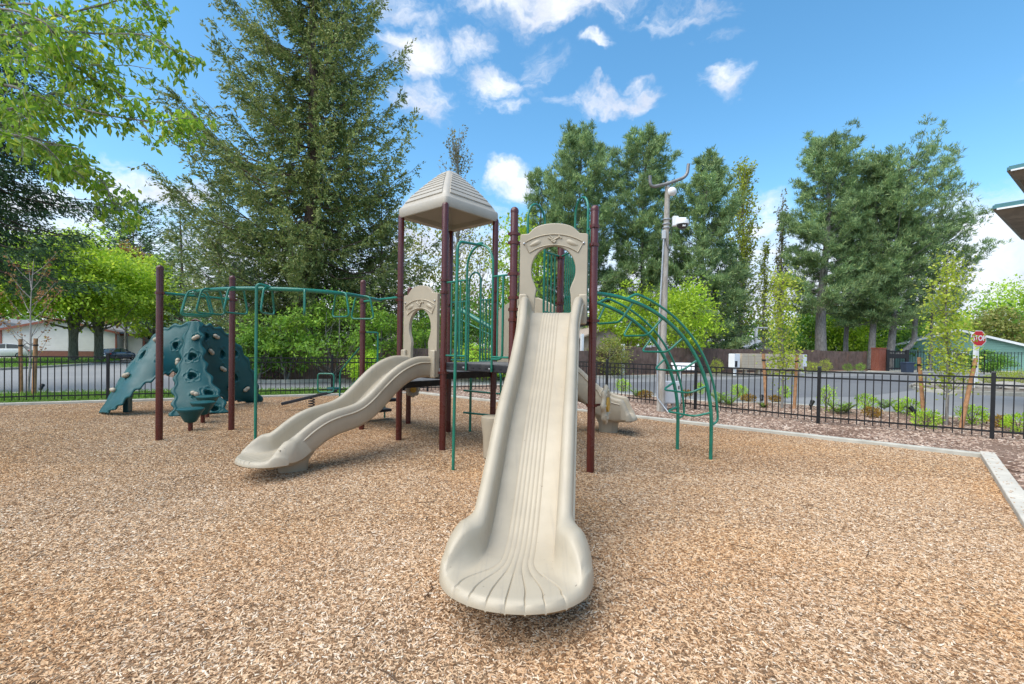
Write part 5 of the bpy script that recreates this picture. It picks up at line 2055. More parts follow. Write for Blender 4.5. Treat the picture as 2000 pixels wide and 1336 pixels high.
def tree_thing(name, base, label, group=None, cat='tree'):
    return thing(name, (base[0], base[1], base[2]), label, cat, group)


def conifer(label, base, H, Rm, zb, nb, mat, seed, lift=(-.12, .75), up=.28, hang=.25, twpm=3.4, spm=5.0, sl=.30, sw=.07, prof=None, trunk_r=None, name='spruce_tree', group=None, lean=0.0, bark=None, tip=None):
    rng = np.random.default_rng(seed)
    base = Vector(base)
    root = tree_thing(name, base, label, group)
    prof = prof or (lambda f: (1 - f) ** .85 * min(1, .55 + f * 3.2))
    tr = trunk_r or H * .016
    mb = MB()
    ax = lambda z: np.array([base.x + lean * z + .1 * math.sin(z * .4 + seed), base.y + .08 * math.sin(z * .33), base.z + z])
    mb.tube([Vector(ax(z)) for z in np.linspace(-.2, H * .985, 14)], [max(.015, tr * (1 - .97 * k / 13) * (1.25 if k == 0 else 1)) for k in range(14)], 10)
    out, tips = [], []
    az = rng.uniform(0, 6.28)
    for i in range(nb):
        f = ((i + rng.random()) / nb) ** .92
        z = zb + (H - zb) * f
        L = Rm * prof(f) * rng.uniform(.55, 1.14)
        az += 2.39996 + rng.normal(0, .35)
        if L < .15:
            L = .15 + .1 * rng.random()
        a = lift[0] + (lift[1] - lift[0]) * f + rng.normal(0, .10)
        t = np.linspace(0, 1, 10)
        aa = az + rng.normal(0, .22) * t
        r = L * t
        dz = L * (a * t + up * t ** 2.6 - .10 * np.sin(t * PI))
        o = ax(z)
        Bp = np.stack([o[0] + np.cos(aa) * r, o[1] + np.sin(aa) * r, o[2] + dz], axis=1)
        if L > .5:
            mb.tube([Vector(p) for p in Bp[::3]], [max(.004, .004 + .009 * L * (1 - k / 3)) for k in range(4)], 4, cap=False)
        m = int(L * twpm * (1.3 if L < 1.5 else 1)) + 4
        tk = rng.uniform(.02, 1, m) ** .85
        q = tk * 9
        i0 = np.minimum(q.astype(int), 8)
        fr = (q - i0)[:, None]
        tb = Bp[i0] * (1 - fr) + Bp[i0 + 1] * fr
        tan = unit(Bp[i0 + 1] - Bp[i0])
        sd = unit(np.cross(tan, np.array([0, 0, 1.0]))) * np.where(rng.random(m) < .5, -1, 1)[:, None]
        td = unit(tan * .9 + sd * rng.uniform(.05, .65, m)[:, None] + np.array([0, 0, -1.0]) * (hang * rng.uniform(.0, 1.6, m))[:, None])
        tl = (.22 * L * (1 - .8 * tk) + .30) * rng.uniform(.55, 1.15, m)
        ns = np.maximum(2, (tl * spm).astype(int) + 2)
        idx = np.repeat(np.arange(m), ns)
        n = len(idx)
        s = rng.uniform(.0, 1, n)
        P = tb[idx] + td[idx] * (tl[idx] * s)[:, None] + rng.normal(0, .035, (n, 3))
        D_ = td[idx] + rng.normal(0, .50, (n, 3))
        Nn = np.array([0, 0, .45]) + rng.normal(0, .8, (n, 3))
        ll = sl * rng.uniform(.6, 1.25, n)
        out.append(leaves(P, D_, Nn, ll, sw * rng.uniform(.7, 1.3, n)))
        tips.append(((s > .62) & (tk[idx] > .45) & (rng.random(n) < .75)).astype(int))
    obj('trunk', mb, bark or M_barkc, root, smooth=60)
    V = np.concatenate(out)
    quads('crown', V, [mat, tip] if tip else mat, root, midx=np.concatenate(tips) if tip else None)
    return root, len(V)


def pine(label, base, H, Rm, zb, nb, mat, seed, prof=None, trunk_r=.3, tuft=.34, per=9, name='pine_tree', group=None, lean=0.0, dens=1.0, extra=None, lift=(.05, .8), bark=None, wid=.055):
    """open crown of upswept limbs ending in round tufts of long needles"""
    rng = np.random.default_rng(seed)
    base = Vector(base)
    root = tree_thing(name, base, label, group)
    prof = prof or (lambda f: math.sin(PI * min(1, .22 + .78 * f)) ** .7)
    mb = MB()
    ax = lambda z: np.array([base.x + lean * z + .18 * math.sin(z * .3 + seed), base.y + .1 * math.sin(z * .25), base.z + z])
    mb.tube([Vector(ax(z)) for z in np.linspace(-.2, H * .97, 12)], [max(.03, trunk_r * (1 - .93 * k / 11)) for k in range(12)], 10)
    if extra:
        for pts, rr in extra:
            mb.tube(crom(pts, 6), rr, 10)
    C_, Dd = [], []
    az = rng.uniform(0, 6)
    for i in range(nb):
        f = (i + rng.random()) / nb
        z = zb + (H - zb) * f
        L = max(.4, Rm * prof(f) * rng.uniform(.5, 1.12))
        az += 2.39996 + rng.normal(0, .4)
        a = lift[0] + (lift[1] - lift[0]) * f + rng.normal(0, .14)
        t = np.linspace(0, 1, 8)
        aa = az + rng.normal(0, .3) * t
        o = ax(z)
        Bp = np.stack([o[0] + np.cos(aa) * L * t, o[1] + np.sin(aa) * L * t, o[2] + L * (a * t + .22 * t ** 2 - .06 * np.sin(PI * t))], axis=1)
        mb.tube([Vector(p) for p in Bp[::2]], [max(.012, .018 + .012 * L * (1 - k / 3)) for k in range(4)], 4, cap=False)
        m = max(4, int(L * 6.5 * dens))
        tk = rng.uniform(.25, 1.0, m) ** .65
        q = tk * 7
        i0 = np.minimum(q.astype(int), 6)
        fr = (q - i0)[:, None]
        tb = Bp[i0] * (1 - fr) + Bp[i0 + 1] * fr
        tan = unit(Bp[i0 + 1] - Bp[i0])
        sp = .105 * L + .20
        tb = tb + rng.normal(0, 1, (m, 3)) * np.array([sp, sp, sp * .30]) * (1.15 - tk * .6)[:, None]
        C_.append(tb)
        Dd.append(unit(tan * .6 + np.array([0, 0, .55]) + rng.normal(0, .3, (m, 3))))
    Cc, Dd = np.concatenate(C_), np.concatenate(Dd)
    idx = np.repeat(np.arange(len(Cc)), per)
    n = len(idx)
    D_ = Dd[idx] * .9 + rng.normal(0, .55, (n, 3))
    P = Cc[idx] + rng.normal(0, tuft * .16, (n, 3))
    V = leaves(P, D_, rng.normal(0, 1, (n, 3)), tuft * rng.uniform(.6, 1.15, n), wid * rng.uniform(.7, 1.3, n))
    obj('trunk', mb, bark or M_barkg, root, smooth=60)
    quads('crown', V, mat, root)
    return root, n


def broadleaf(label, base, H, th, Rx, ncl, lpc, ll, lw, mat, seed, trunk_r=.2, name='leafy_tree', group=None, flat=.5, limbs=22, cl=.24, shape=1.0, lean=(0, 0), forks=1, cat='tree', bark=None, hollow=.42, low=0.0):
    rng = np.random.default_rng(seed)
    base = Vector(base)
    root = tree_thing(name, base, label, group, cat)
    cz, rz = (th + H) / 2, (H - th) / 2
    u = unit(rng.normal(0, 1, (ncl, 3)))
    rad = rng.uniform(hollow ** 2, 1, ncl) ** .5
    wob = np.array([1 + .28 * mnoise.noise((*(v * 1.7), ) + () if False else tuple(v * 1.7 + seed)) for v in u])
    c = u * (rad * wob)[:, None]
    hw = np.where(c[:, 2] > 0, 1 - (c[:, 2]) * .25 * shape, 1.0 - low * (-c[:, 2]))
    Pc = np.stack([c[:, 0] * Rx * hw + lean[0], c[:, 1] * Rx * hw + lean[1], cz + c[:, 2] * rz], axis=1) + np.array(base)
    mb = MB()
    fork = max(.3, th * .75)
    lift = np.array(base)
    stems = []
    for k in range(forks):
        a = seed + k * 2.4
        off = Vector((math.cos(a), math.sin(a), 0)) * (.0 if forks == 1 else .35)
        tip = Vector((base.x + lean[0] * .6, base.y + lean[1] * .6, base.z + cz + rz * .45)) + off * Rx * .6
        stem = crom([base + Vector((0, 0, -.2)), base + off * .3 + Vector((0, 0, fork)), base.lerp(tip, .62) + off * .5, tip], 6)
        n = len(stem)
        mb.tube(stem, [max(.012, trunk_r * (1.2 if i == 0 else 1) * (1 - .92 * i / (n - 1))) for i in range(n)], 9)
        stems.append(stem)
    for k in rng.choice(ncl, min(limbs, ncl), replace=False):
        stem = stems[int(rng.integers(len(stems)))]
        q = Vector(Pc[k])
        j = int(np.clip((q.z - base.z - th * .6) / max(.1, (H - th)) * len(stem) * .8, len(stem) * .30, len(stem) - 2))
        a = stem[j]
        mid = a.lerp(q, .5) + Vector((0, 0, -.12 * (q - a).length))
        r0 = max(.012, trunk_r * .38 * (1 - j / len(stem)) + .01)
        mb.tube(crom([a, mid, q], 3), [r0 * (1 - .8 * i / 6) for i in range(7)], 5, cap=False)
    idx = np.repeat(np.arange(ncl), lpc)
    n = len(idx)
    rc = Rx * cl * rng.uniform(.7, 1.3, ncl)
    P = Pc[idx] + rng.normal(0, 1, (n, 3)) * np.stack([rc[idx] * .6, rc[idx] * .6, rc[idx] * flat * .6], axis=1)
    outw = unit(P - (np.array(base) + np.array([lean[0], lean[1], cz])))
    D_ = outw * .6 + rng.normal(0, .7, (n, 3)) + np.array([0, 0, -.25])
    Nn = np.array([0, 0, .75]) + outw * .7 + rng.normal(0, .6, (n, 3))
    V = leaves(P, D_, Nn, ll * rng.uniform(.6, 1.3, n), lw * rng.uniform(.7, 1.3, n))
    obj('trunk', mb, bark or M_barkg, root, smooth=60)
    quads('crown', V, mat, root)
    return root, n


def poplar(label, base, H, Rm, mat, seed, n_br, lpb, ll, lw, z0=2.0, name='poplar_tree', group=None, bark=None, skew=1.0):
    """narrow upright crown of steep branches"""
    rng = np.random.default_rng(seed)
    base = Vector(base)
    root = tree_thing(name, base, label, group)
    mb = MB()
    mb.tube([base + Vector((.1 * math.sin(z), 0, z)) for z in np.linspace(-.2, H * .97, 10)], [max(.012, H * .011 * (1 - .95 * k / 9)) for k in range(10)], 8)
    out = []
    for i in range(n_br):
        f = rng.random() ** skew
        z = z0 + (H * .9 - z0) * f
        az = rng.uniform(0, 2 * PI)
        L = (H - z0) * .26 * (1 - .55 * f) * rng.uniform(.6, 1.2)
        w = Rm * (1 - .7 * f) * rng.uniform(.35, 1.1)
        t = np.linspace(0, 1, 7)
        Bp = np.stack([base.x + np.cos(az) * w * t ** .7, base.y + np.sin(az) * w * t ** .7, base.z + z + L * t], axis=1)
        mb.tube([Vector(p) for p in Bp[::3]], [.030, .018, .008], 4, cap=False)
        m = int(lpb * rng.uniform(.5, 1.4))
        q = rng.uniform(.15, 1, m) * 6
        i0 = np.minimum(q.astype(int), 5)
        fr = (q - i0)[:, None]
        P = Bp[i0] * (1 - fr) + Bp[i0 + 1] * fr + rng.normal(0, .16, (m, 3))
        out.append(leaves(P, rng.normal(0, .7, (m, 3)) + np.array([0, 0, .2]), rng.normal(0, 1, (m, 3)), ll * rng.uniform(.6, 1.3, m), lw * rng.uniform(.7, 1.3, m)))
    obj('trunk', mb, bark or M_barkg, root, smooth=60)
    V = np.concatenate(out)
    quads('crown', V, mat, root)
    return root, len(V)


F_spruce = leafmat('spruce_needles', (0.085, 0.145, 0.045), (0.244, 0.317, 0.092), (0.428, 0.432, 0.158), .18, .55, .8, .7, 1.3)
F_fir = leafmat('dark_fir_needles', (0.039, 0.086, 0.035), (0.099, 0.184, 0.063), (0.180, 0.277, 0.087), .15, .55, .7, .7, 1.25)
F_blue = leafmat('blue_spruce_needles', (0.089, 0.156, 0.092), (0.190, 0.292, 0.145), (0.303, 0.404, 0.182), .18, .55, .7, .7, 1.25)
F_pine = leafmat('pine_needles', (0.104, 0.182, 0.076), (0.254, 0.373, 0.145), (0.467, 0.534, 0.206), .2, .5, .5, .7, 1.3)
F_maple = leafmat('maple_leaves', (0.199, 0.323, 0.029), (0.397, 0.580, 0.046), (0.655, 0.768, 0.081), .42, .5, .35, .75, 1.2)
F_copper = leafmat('copper_leaves', (0.200, 0.150, 0.030), (0.360, 0.220, 0.060), (0.420, 0.330, 0.080), .4, .5, .4)
F_cherry = leafmat('cherry_leaves', (0.103, 0.224, 0.021), (0.241, 0.431, 0.038), (0.466, 0.517, 0.086), .42, .42, 1.2, .8, 1.2)
F_lime = leafmat('lime_shrub_leaves', (0.206, 0.378, 0.029), (0.411, 0.635, 0.050), (0.665, 0.832, 0.101), .4, .5, 3)
F_bush = leafmat('bush_leaves', (0.087, 0.189, 0.019), (0.236, 0.425, 0.047), (0.441, 0.630, 0.095), .38, .45, 1.2, .6, 1.25)
F_deep = leafmat('deep_green_leaves', (0.072, 0.174, 0.024), (0.174, 0.347, 0.044), (0.306, 0.510, 0.072), .35, .5, .6, .7, 1.2)
F_birch = leafmat('sparse_birch_leaves', (0.169, 0.195, 0.039), (0.312, 0.351, 0.065), (0.494, 0.494, 0.117), .42, .5, .5)
F_poplar = leafmat('yellow_poplar_leaves', (0.200, 0.230, 0.030), (0.340, 0.410, 0.050), (0.450, 0.512, 0.090), .42, .5, .4)
F_popdk = leafmat('thin_poplar_buds', (0.130, 0.130, 0.052), (0.221, 0.208, 0.078), (0.338, 0.286, 0.117), .35, .5, .5)
F_young = leafmat('young_yellow_leaves', (0.260, 0.360, 0.030), (0.440, 0.520, 0.060), (0.580, 0.560, 0.140), .45, .45, 3)
F_orange = leafmat('bronze_shrub_leaves', (0.220, 0.130, 0.020), (0.380, 0.230, 0.035), (0.420, 0.340, 0.060), .35, .5, 4)
F_olive = leafmat('olive_leaves', (0.156, 0.195, 0.039), (0.286, 0.312, 0.078), (0.442, 0.351, 0.117), .35, .5, .6)
F_grass = leafmat('grass_blades', (0.075, 0.180, 0.018), (0.165, 0.330, 0.038), (0.300, 0.450, 0.075), .35, .5, 2)
F_budred = leafmat('bronze_buds', (0.280, 0.130, 0.060), (0.420, 0.220, 0.080), (0.400, 0.340, 0.080), .35, .5, 3)

F_tip = leafmat('new_spruce_tips', (0.156, 0.199, 0.057), (0.264, 0.303, 0.095), (0.352, 0.366, 0.142), .25, .5, 1.0)
NQ = 0


def cnt(x):
    global NQ
    NQ += x[1]
    return x[0]


def base_at(x, dep, z=-.1):
    p = at(x, 690, dep)
    return (p.x, p.y, z)


def ztop(x, y, dep):
    return at(x, y, dep).z + .1


# ---- conifers on the left
sp = base_at(606, 27)
cnt(conifer('very tall olive green spruce rising above the frame behind the overhead ladder', sp, 32.5, 8.5, 2.2, 400, F_spruce, 21, tip=F_tip, lift=(-.22, .60), up=.36, hang=.75, twpm=8.5, spm=20.0, sl=.20, sw=.072, trunk_r=.5, prof=lambda f: (1 - f) ** .78 * min(1, .72 + f * 1.6)))
lf = base_at(-75, 15.0)
cnt(conifer('dark drooping fir at the left edge behind the cherry branches', lf, 17, 4.3, 4.4, 320, F_fir, 33, lift=(-.30, .3), up=.02, hang=.9, twpm=8.0, spm=20, sl=.16, sw=.045, trunk_r=.32, name='fir_tree', prof=lambda f: (1 - f) ** .6 * min(1, .75 + f)))
cnt(conifer('blue green spruce standing left of the tall spruce', base_at(428, 33), ztop(428, 330, 33), 3.7, .8, 260, F_blue, 41, lift=(-.15, .5), up=.2, hang=.35, twpm=5.5, spm=13.0, sl=.21, sw=.07, tip=F_tip))
cnt(conifer('thin dark spruce with a bare leader left of the blue green spruce', base_at(352, 44), ztop(352, 362, 44), 3.8, 1.5, 150, F_blue, 42, lift=(-.1, .6), up=.25, sl=.36, sw=.085, twpm=3.4, spm=7))
cnt(conifer('broad dark cedar behind the maples', base_at(262, 56), ztop(262, 398, 56), 6.5, 2.5, 170, F_fir, 43, lift=(.05, .5), up=.1, sl=.40, sw=.12, twpm=3.0, spm=6, name='cedar_tree', prof=lambda f: math.sin(PI * min(1, .3 + .68 * f)) ** .6))
cnt(conifer('green spruce close behind the leafy bushes, left of the wavy slide', base_at(500, 25.5), 8.6, 3.0, .6, 150, F_blue, 44, lift=(-.2, .4), up=.2, hang=.4, twpm=6, spm=15, sl=.17, sw=.06, tip=F_tip))
cnt(conifer('dense green spruce behind the roofed tower posts', base_at(745, 29), 12.0, 4.2, .8, 170, F_spruce, 45, lift=(-.2, .45), up=.2, hang=.45, twpm=5.6, spm=15, sl=.18, sw=.062, tip=F_tip))

# ---- maples across the street
for x, dep, H, Rm, sd, lab in ((143, 37, 11.0, 5.2, 51, 'bright green maple with a forked trunk in front of the white house'), (193, 38.5, 9.2, 4.6, 52, 'bright green maple beside the parked sedan'), (-22, 33, 9.4, 4.8, 53, 'bright green maple cut by the left edge of the view')):
    cnt(broadleaf(lab, base_at(x, dep), H, 3.5, Rm, 190, 72, .28, .16, F_maple, sd, trunk_r=.34, name='maple_tree', group='bright green maples across the street', flat=.38, limbs=30, cl=.26, forks=2, bark=M_barkm, low=-.1))
cnt(broadleaf('copper leaved tree behind the maples', base_at(246, 46), ztop(246, 460, 46), 3, 3.2, 90, 60, .32, .18, F_copper, 55, trunk_r=.2))
cnt(broadleaf('light green tree behind the leftmost maroon post', base_at(300, 44), ztop(300, 500, 44), 2.5, 2.8, 90, 60, .32, .18, F_maple, 56, trunk_r=.2))

# ---- bushes along the board fence
for x, dep, H, Rm, sd, m, lab in ((560, 20.9, 3.6, 1.9, 61, F_bush, 'broad leafy bush behind the support pole of the overhead ladder'), (655, 21.6, 4.2, 2.1, 62, F_bush, 'tall bright leafy bush in the middle behind the overhead loops'), (745, 22.4, 3.8, 1.9, 63, F_bush, 'leafy bush behind the rear maroon post'), (505, 20.6, 2.4, 1.5, 64, F_deep, 'dark leafy bush low beside the right climbing wall'), (835, 25.5, 3.4, 1.8, 65, F_bush, 'leafy bush seen through the lower keyhole panel')):
    cnt(broadleaf(lab, base_at(x, dep, 0), H, .3, Rm, 62, 62, .17, .08, m, sd, trunk_r=.07, name='leafy_bush', group='leafy bushes along the board fence', limbs=20, cl=.21, hollow=.25, cat='bush', forks=3))
for x, dep, H, Rm, sd, lab in ((718, 20.6, 1.35, .9, 66, 'low lime green bush between the stair handrails'), (925, 23.5, 1.75, 1.35, 67, 'low lime green bush behind the middle deck'), (985, 24.5, 1.4, 1.0, 68, 'low lime green bush left of the tall slide'), (1188, 28.6, 2.3, 1.3, 69, 'reddish green shrub hanging over the board fence by the arch climber')):
    cnt(broadleaf(lab, base_at(x, dep, 0), H, .1, Rm, 60, 60, .13, .065, F_lime if sd != 69 else F_olive, sd, trunk_r=.04, name='low_bush', group='low bushes along the board fence', limbs=8, cl=.28, cat='bush', forks=3))

# ---- thin trees behind the tower
cnt(broadleaf('sparse yellow green birch behind the roofed tower', base_at(820, 38), ztop(820, 385, 38), 3.5, 3.0, 110, 26, .27, .15, F_birch, 71, trunk_r=.14, name='birch_tree', group='sparse birches behind the tower', cl=.3))
cnt(broadleaf('sparse birch between the tower and the tall slide', base_at(935, 40), ztop(935, 440, 40), 3.0, 3.4, 110, 22, .27, .15, F_birch, 72, trunk_r=.14, name='birch_tree', group='sparse birches behind the tower', cl=.3))
cnt(broadleaf('light green leafy tree left of the pines', base_at(1010, 36), ztop(1010, 395, 36), 2.0, 2.3, 120, 34, .27, .16, F_maple, 73, trunk_r=.16, name='leafy_tree', cl=.28))
cnt(poplar('thin bare poplar with three spires above the tower roof', base_at(890, 52), ztop(890, 236, 52), 4.2, F_popdk, 74, 130, 20, .30, .15, 3.0))
cnt(broadleaf('dense green tree behind the low lime bushes', base_at(880, 31), 6.2, .8, 3.0, 110, 50, .24, .13, F_deep, 75, trunk_r=.14, cl=.27))
cnt(broadleaf('dense green tree behind the keyhole of the tall slide', base_at(1015, 33), 5.4, .8, 2.6, 90, 50, .24, .13, F_deep, 76, trunk_r=.14, cl=.27))

# ---- pines in the middle
for x, y, dep, Rm, zb, nb, sd, lab in ((1130, 276, 46, 5.0, 2.5, 150, 81, 'tall round topped pine directly behind the tall slide'), (1252, 272, 47, 4.7, 2.5, 150, 82, 'tall pine between the tall slide and the camera pole'), (1372, 308, 44, 5.2, 1.2, 150, 83, 'pine right of the camera pole with foliage down to the board fence'), (1050, 345, 47, 2.8, 3.0, 90, 84, 'smaller pine left of the round topped pine')):
    pr = (lambda f: (1 - f) ** .55 * min(1, .7 + f)) if sd == 83 else (lambda f: math.sin(PI * min(1, .30 + .66 * f)) ** .65)
    cnt(pine(lab, base_at(x, dep), ztop(x, y, dep), Rm, zb, int(nb * .72), F_pine, sd, prof=pr, trunk_r=.33, per=20, dens=2.0, group='tall pines beyond the board fence', tuft=.50, wid=.055))
cnt(conifer('dark spreading spruce low behind the camera pole', base_at(1420, 46), ztop(1420, 470, 46), 4.6, .4, 120, F_fir, 85, lift=(-.1, .3), up=.15, sl=.36, sw=.11, twpm=3.4, spm=7))
cnt(broadleaf('bright green maple in front of the pines, right of the camera pole', base_at(1335, 34), ztop(1335, 548, 34), 1.4, 2.6, 120, 50, .22, .13, F_maple, 86, trunk_r=.12, name='maple_tree', cl=.26))
cnt(broadleaf('bright green maple behind the upper end of the arch climber', base_at(1225, 34), ztop(1225, 545, 34), 1.4, 2.3, 100, 50, .22, .13, F_maple, 87, trunk_r=.12, name='maple_tree', cl=.26))
cnt(poplar('yellow leaved poplar with a tall narrow crown right of the pines', base_at(1445, 50), ztop(1445, 312, 50), 3.4, F_poplar, 88, 210, 34, .30, .17, 1.5))
cnt(poplar('thin dark poplar between the yellow poplar and the right pines', base_at(1522, 52), ztop(1522, 372, 52), 1.2, F_popdk, 89, 80, 26, .28, .15, 2.0))
cnt(poplar('small sparse poplar left of the staked sapling', base_at(1490, 51), ztop(1490, 470, 51), 1.2, F_poplar, 90, 70, 24, .26, .15, 2.0))

# ---- pines on the right
rp1 = base_at(1605, 47)
cnt(pine('tall pine with a thick bare trunk left of the brick pillar', rp1, ztop(1612, 284, 47), 4.4, 5.5, 105, F_pine, 91, prof=lambda f: math.sin(PI * min(1, .36 + .6 * f)) ** .6, trunk_r=.60, per=20, dens=1.9, group='tall pines on the right', tuft=.50, lean=.01, wid=.055))
cnt(pine('slender pine behind the thick trunked pine', base_at(1655, 50), ztop(1662, 350, 50), 3.2, 5.0, 90, F_pine, 92, trunk_r=.28, per=20, dens=1.2, group='tall pines on the right', tuft=.50, lean=.01, wid=.055))
cnt(pine('bushy pine just behind the brick pillar', base_at(1705, 47.5), ztop(1695, 312, 47.5), 3.8, 4.6, 110, F_pine, 93, trunk_r=.36, per=20, dens=1.9, group='tall pines on the right', tuft=.50, wid=.055))
b3 = Vector(base_at(1737, 47.5))
k_ = 47.5 / 900
curl = [(b3 + Vector((0, 0, 1.2))), b3 + Vector((1.3, 0, 1.9)), b3 + Vector((2.4, 0, 3.0)), b3 + Vector((2.55, 0, 4.6)), b3 + Vector((2.9, .2, 6.0)), b3 + Vector((4.4, .2, 9.0)), b3 + Vector((5.2, .2, 13))]
cnt(pine('wide open pine with a curved second trunk behind the gate', tuple(b3), ztop(1770, 330, 47.5), 5.2, 4.2, 130, F_pine, 94, prof=lambda f: .55 + .45 * math.sin(PI * min(1, f * .95)), trunk_r=.40, per=16, dens=1.15, group='tall pines on the right', tuft=.48, lean=.05, extra=[(curl, .24)], wid=.055))
cnt(pine('loose outer pine reaching towards the eaves on the right', (b3.x + 5.0, b3.y + 1, -.1), ztop(1850, 455, 48), 4.2, 5.0, 80, F_pine, 95, prof=lambda f: .75 + .3 * math.sin(PI * f), trunk_r=.2, per=16, dens=1.0, group='tall pines on the right', tuft=.46, lean=.03, wid=.055))
for x, y, dep, Rm, sd, m, lab in ((1655, 585, 57, 4.6, 101, F_maple, 'green understory tree between the pine trunks'), (1735, 590, 58, 4.6, 102, F_deep, 'green understory tree behind the curved pine trunk'), (1815, 600, 60, 4.6, 103, F_maple, 'green understory tree behind the right sapling'), (1580, 600, 58, 4.0, 104, F_deep, 'green understory tree left of the thick pine trunk'), (1985, 552, 66, 6.0, 105, F_maple, 'big bright green tree at the right edge behind the green house'), (1935, 602, 60, 3.6, 106, F_olive, 'olive coloured tree above the roof of the green house')):
    cnt(broadleaf(lab, base_at(x, dep), ztop(x, y, dep), .8, Rm, 120, 55, .36, .22, m, sd, trunk_r=.2, group='trees behind the pines', cl=.27))
hd = at(1990, 722, 43)
mbh = 0
cnt(broadleaf('clipped dark green hedge in front of the green house', (hd.x, hd.y + 3, -.1), 2.2, .1, 1.9, 90, 60, .16, .09, F_deep, 107, trunk_r=.05, name='hedge', cat='hedge', cl=.25, forks=3, limbs=6))

# far woods closing the view
rng = np.random.default_rng(5)
cs = []
for k in range(520):
    a = rng.uniform(-1.25, 1.25)
    r = rng.uniform(88, 120)
    h = rng.uniform(1, 7.5)
    cs.append((math.sin(a) * r, math.cos(a) * r, h))
cs = np.array(cs)
idx = np.repeat(np.arange(len(cs)), 70)
n = len(idx)
P = cs[idx] + rng.normal(0, 1, (n, 3)) * np.array([2.4, 2.4, 1.5])
V = leaves(P, rng.normal(0, 1, (n, 3)), rng.normal(0, 1, (n, 3)), .8 * rng.uniform(.6, 1.3, n), .5 * rng.uniform(.6, 1.3, n))
quads('far_woods', V, F_deep, kind='stuff')
NQ += n


# ---- staked saplings
def sapling(label, bx, by, top, mat, seed, spread, nbr, lpb, ll, lw, leaf_from=.0, trunk_r=.035, bark=None):
    rng = np.random.default_rng(seed)
    b = gnd(bx, by)
    H = at(bx, top, b.y).z
    root = tree_thing('young_tree', b, label, 'staked young trees')
    mb = MB()
    tip = at(bx + (3 if bx > 500 else 12), top, b.y)
    stem = crom([b + Vector((0, 0, -.1)), b.lerp(tip, .3) + Vector((.03, 0, 0)), b.lerp(tip, .65) - Vector((.03, 0, 0)), tip], 6)
    n = len(stem)
    mb.tube(stem, [trunk_r * (1 - .85 * i / (n - 1)) for i in range(n)], 8)
    out = []
    for i in range(nbr):
        f = .24 + .70 * (i + rng.random()) / nbr
        o = stem[min(n - 1, int(f * (n - 1)))]
        az = i * 2.4 + rng.normal(0, .4)
        L = spread * (1.15 - f * .75) * rng.uniform(.6, 1.2)
        t = np.linspace(0, 1, 7)
        up = 1.25 if leaf_from else .85
        Bp = np.stack([o.x + np.cos(az) * L * t ** .8, o.y + np.sin(az) * L * t ** .8, o.z + L * up * t + .1 * t], axis=1)
        mb.tube([Vector(p) for p in Bp[::2]], [.011, .009, .006, .004], 5, cap=False)
        m = int(lpb * rng.uniform(.6, 1.4))
        q = rng.uniform(.15 + leaf_from, 1.05, m) * 6
        i0 = np.clip(q.astype(int), 0, 5)
        fr = (q - i0)[:, None]
        P = Bp[i0] * (1 - fr) + Bp[i0 + 1] * fr + rng.normal(0, .05 + .10 * (leaf_from == 0), (m, 3))
        out.append(leaves(P, rng.normal(0, .7, (m, 3)) + np.array([0, 0, -.3]), rng.normal(0, .6, (m, 3)) + np.array([0, -.3, .8]), ll * rng.uniform(.6, 1.3, m), lw * rng.uniform(.7, 1.3, m)))
    obj('trunk', mb, bark or M_barkg, root, smooth=60)
    quads('crown', np.concatenate(out), mat, root)


sapling('yellow green staked sapling in front of the mailboxes', 1527, 797, 523, F_young, 201, .54, 38, 58, .080, .060)
sapling('yellow green staked sapling in front of the STOP sign', 1848, 830, 497, F_young, 202, .42, 40, 68, .070, .052)
sapling('nearly bare staked sapling with bronze buds on the left verge', 54, 768, 506, F_budred, 203, 1.05, 17, 34, .08, .05, leaf_from=.35, bark=barkmat('pale_twig_bark', (.30, .25, .22), (.46, .41, .37)))


def stake(x0, y0, x1, y1, lab, r=.042, tie=None):
    b = gnd(x0, y0)
    tp = at(x1, y1, b.y)
    t = thing('tree_stake', tuple(b), lab, 'stake', 'round wooden tree stakes')
    obj('pole', MB().tube([b + Vector((0, 0, -.1)), b.lerp(tp, .5), tp], [r * 1.05, r, r * .95], 12), M_wood, t, smooth=50)
    q = b.lerp(tp, .88)
    obj('tie_band', MB().tube([q + Vector((0, 0, -.02)), q + Vector((0, 0, .025))], r * 1.22, 12), M_black, t, smooth=40)
    if tie:
        e = at(tie[0], tie[1], b.y)
        obj('tie_strap', MB().tube(crom([q, q.lerp(e, .5) + Vector((0, 0, -.03)), e], 4), .008, 5), M_black, t)


stake(1497, 797, 1491, 691, 'left wooden stake of the sapling in front of the mailboxes', tie=(1526, 697))
stake(1551, 799, 1557, 693, 'right wooden stake of the sapling in front of the mailboxes', tie=(1529, 697))
stake(1805, 822, 1795, 698, 'left wooden stake of the sapling in front of the STOP sign', tie=(1848, 704))
stake(1876, 835, 1906, 700, 'leaning right wooden stake of the sapling in front of the STOP sign', tie=(1850, 704))
stake(41, 771, 40, 662, 'left wooden stake of the bare sapling', .048, tie=(52, 670))
stake(66, 772, 70, 661, 'right wooden stake of the bare sapling', .052, tie=(52, 670))


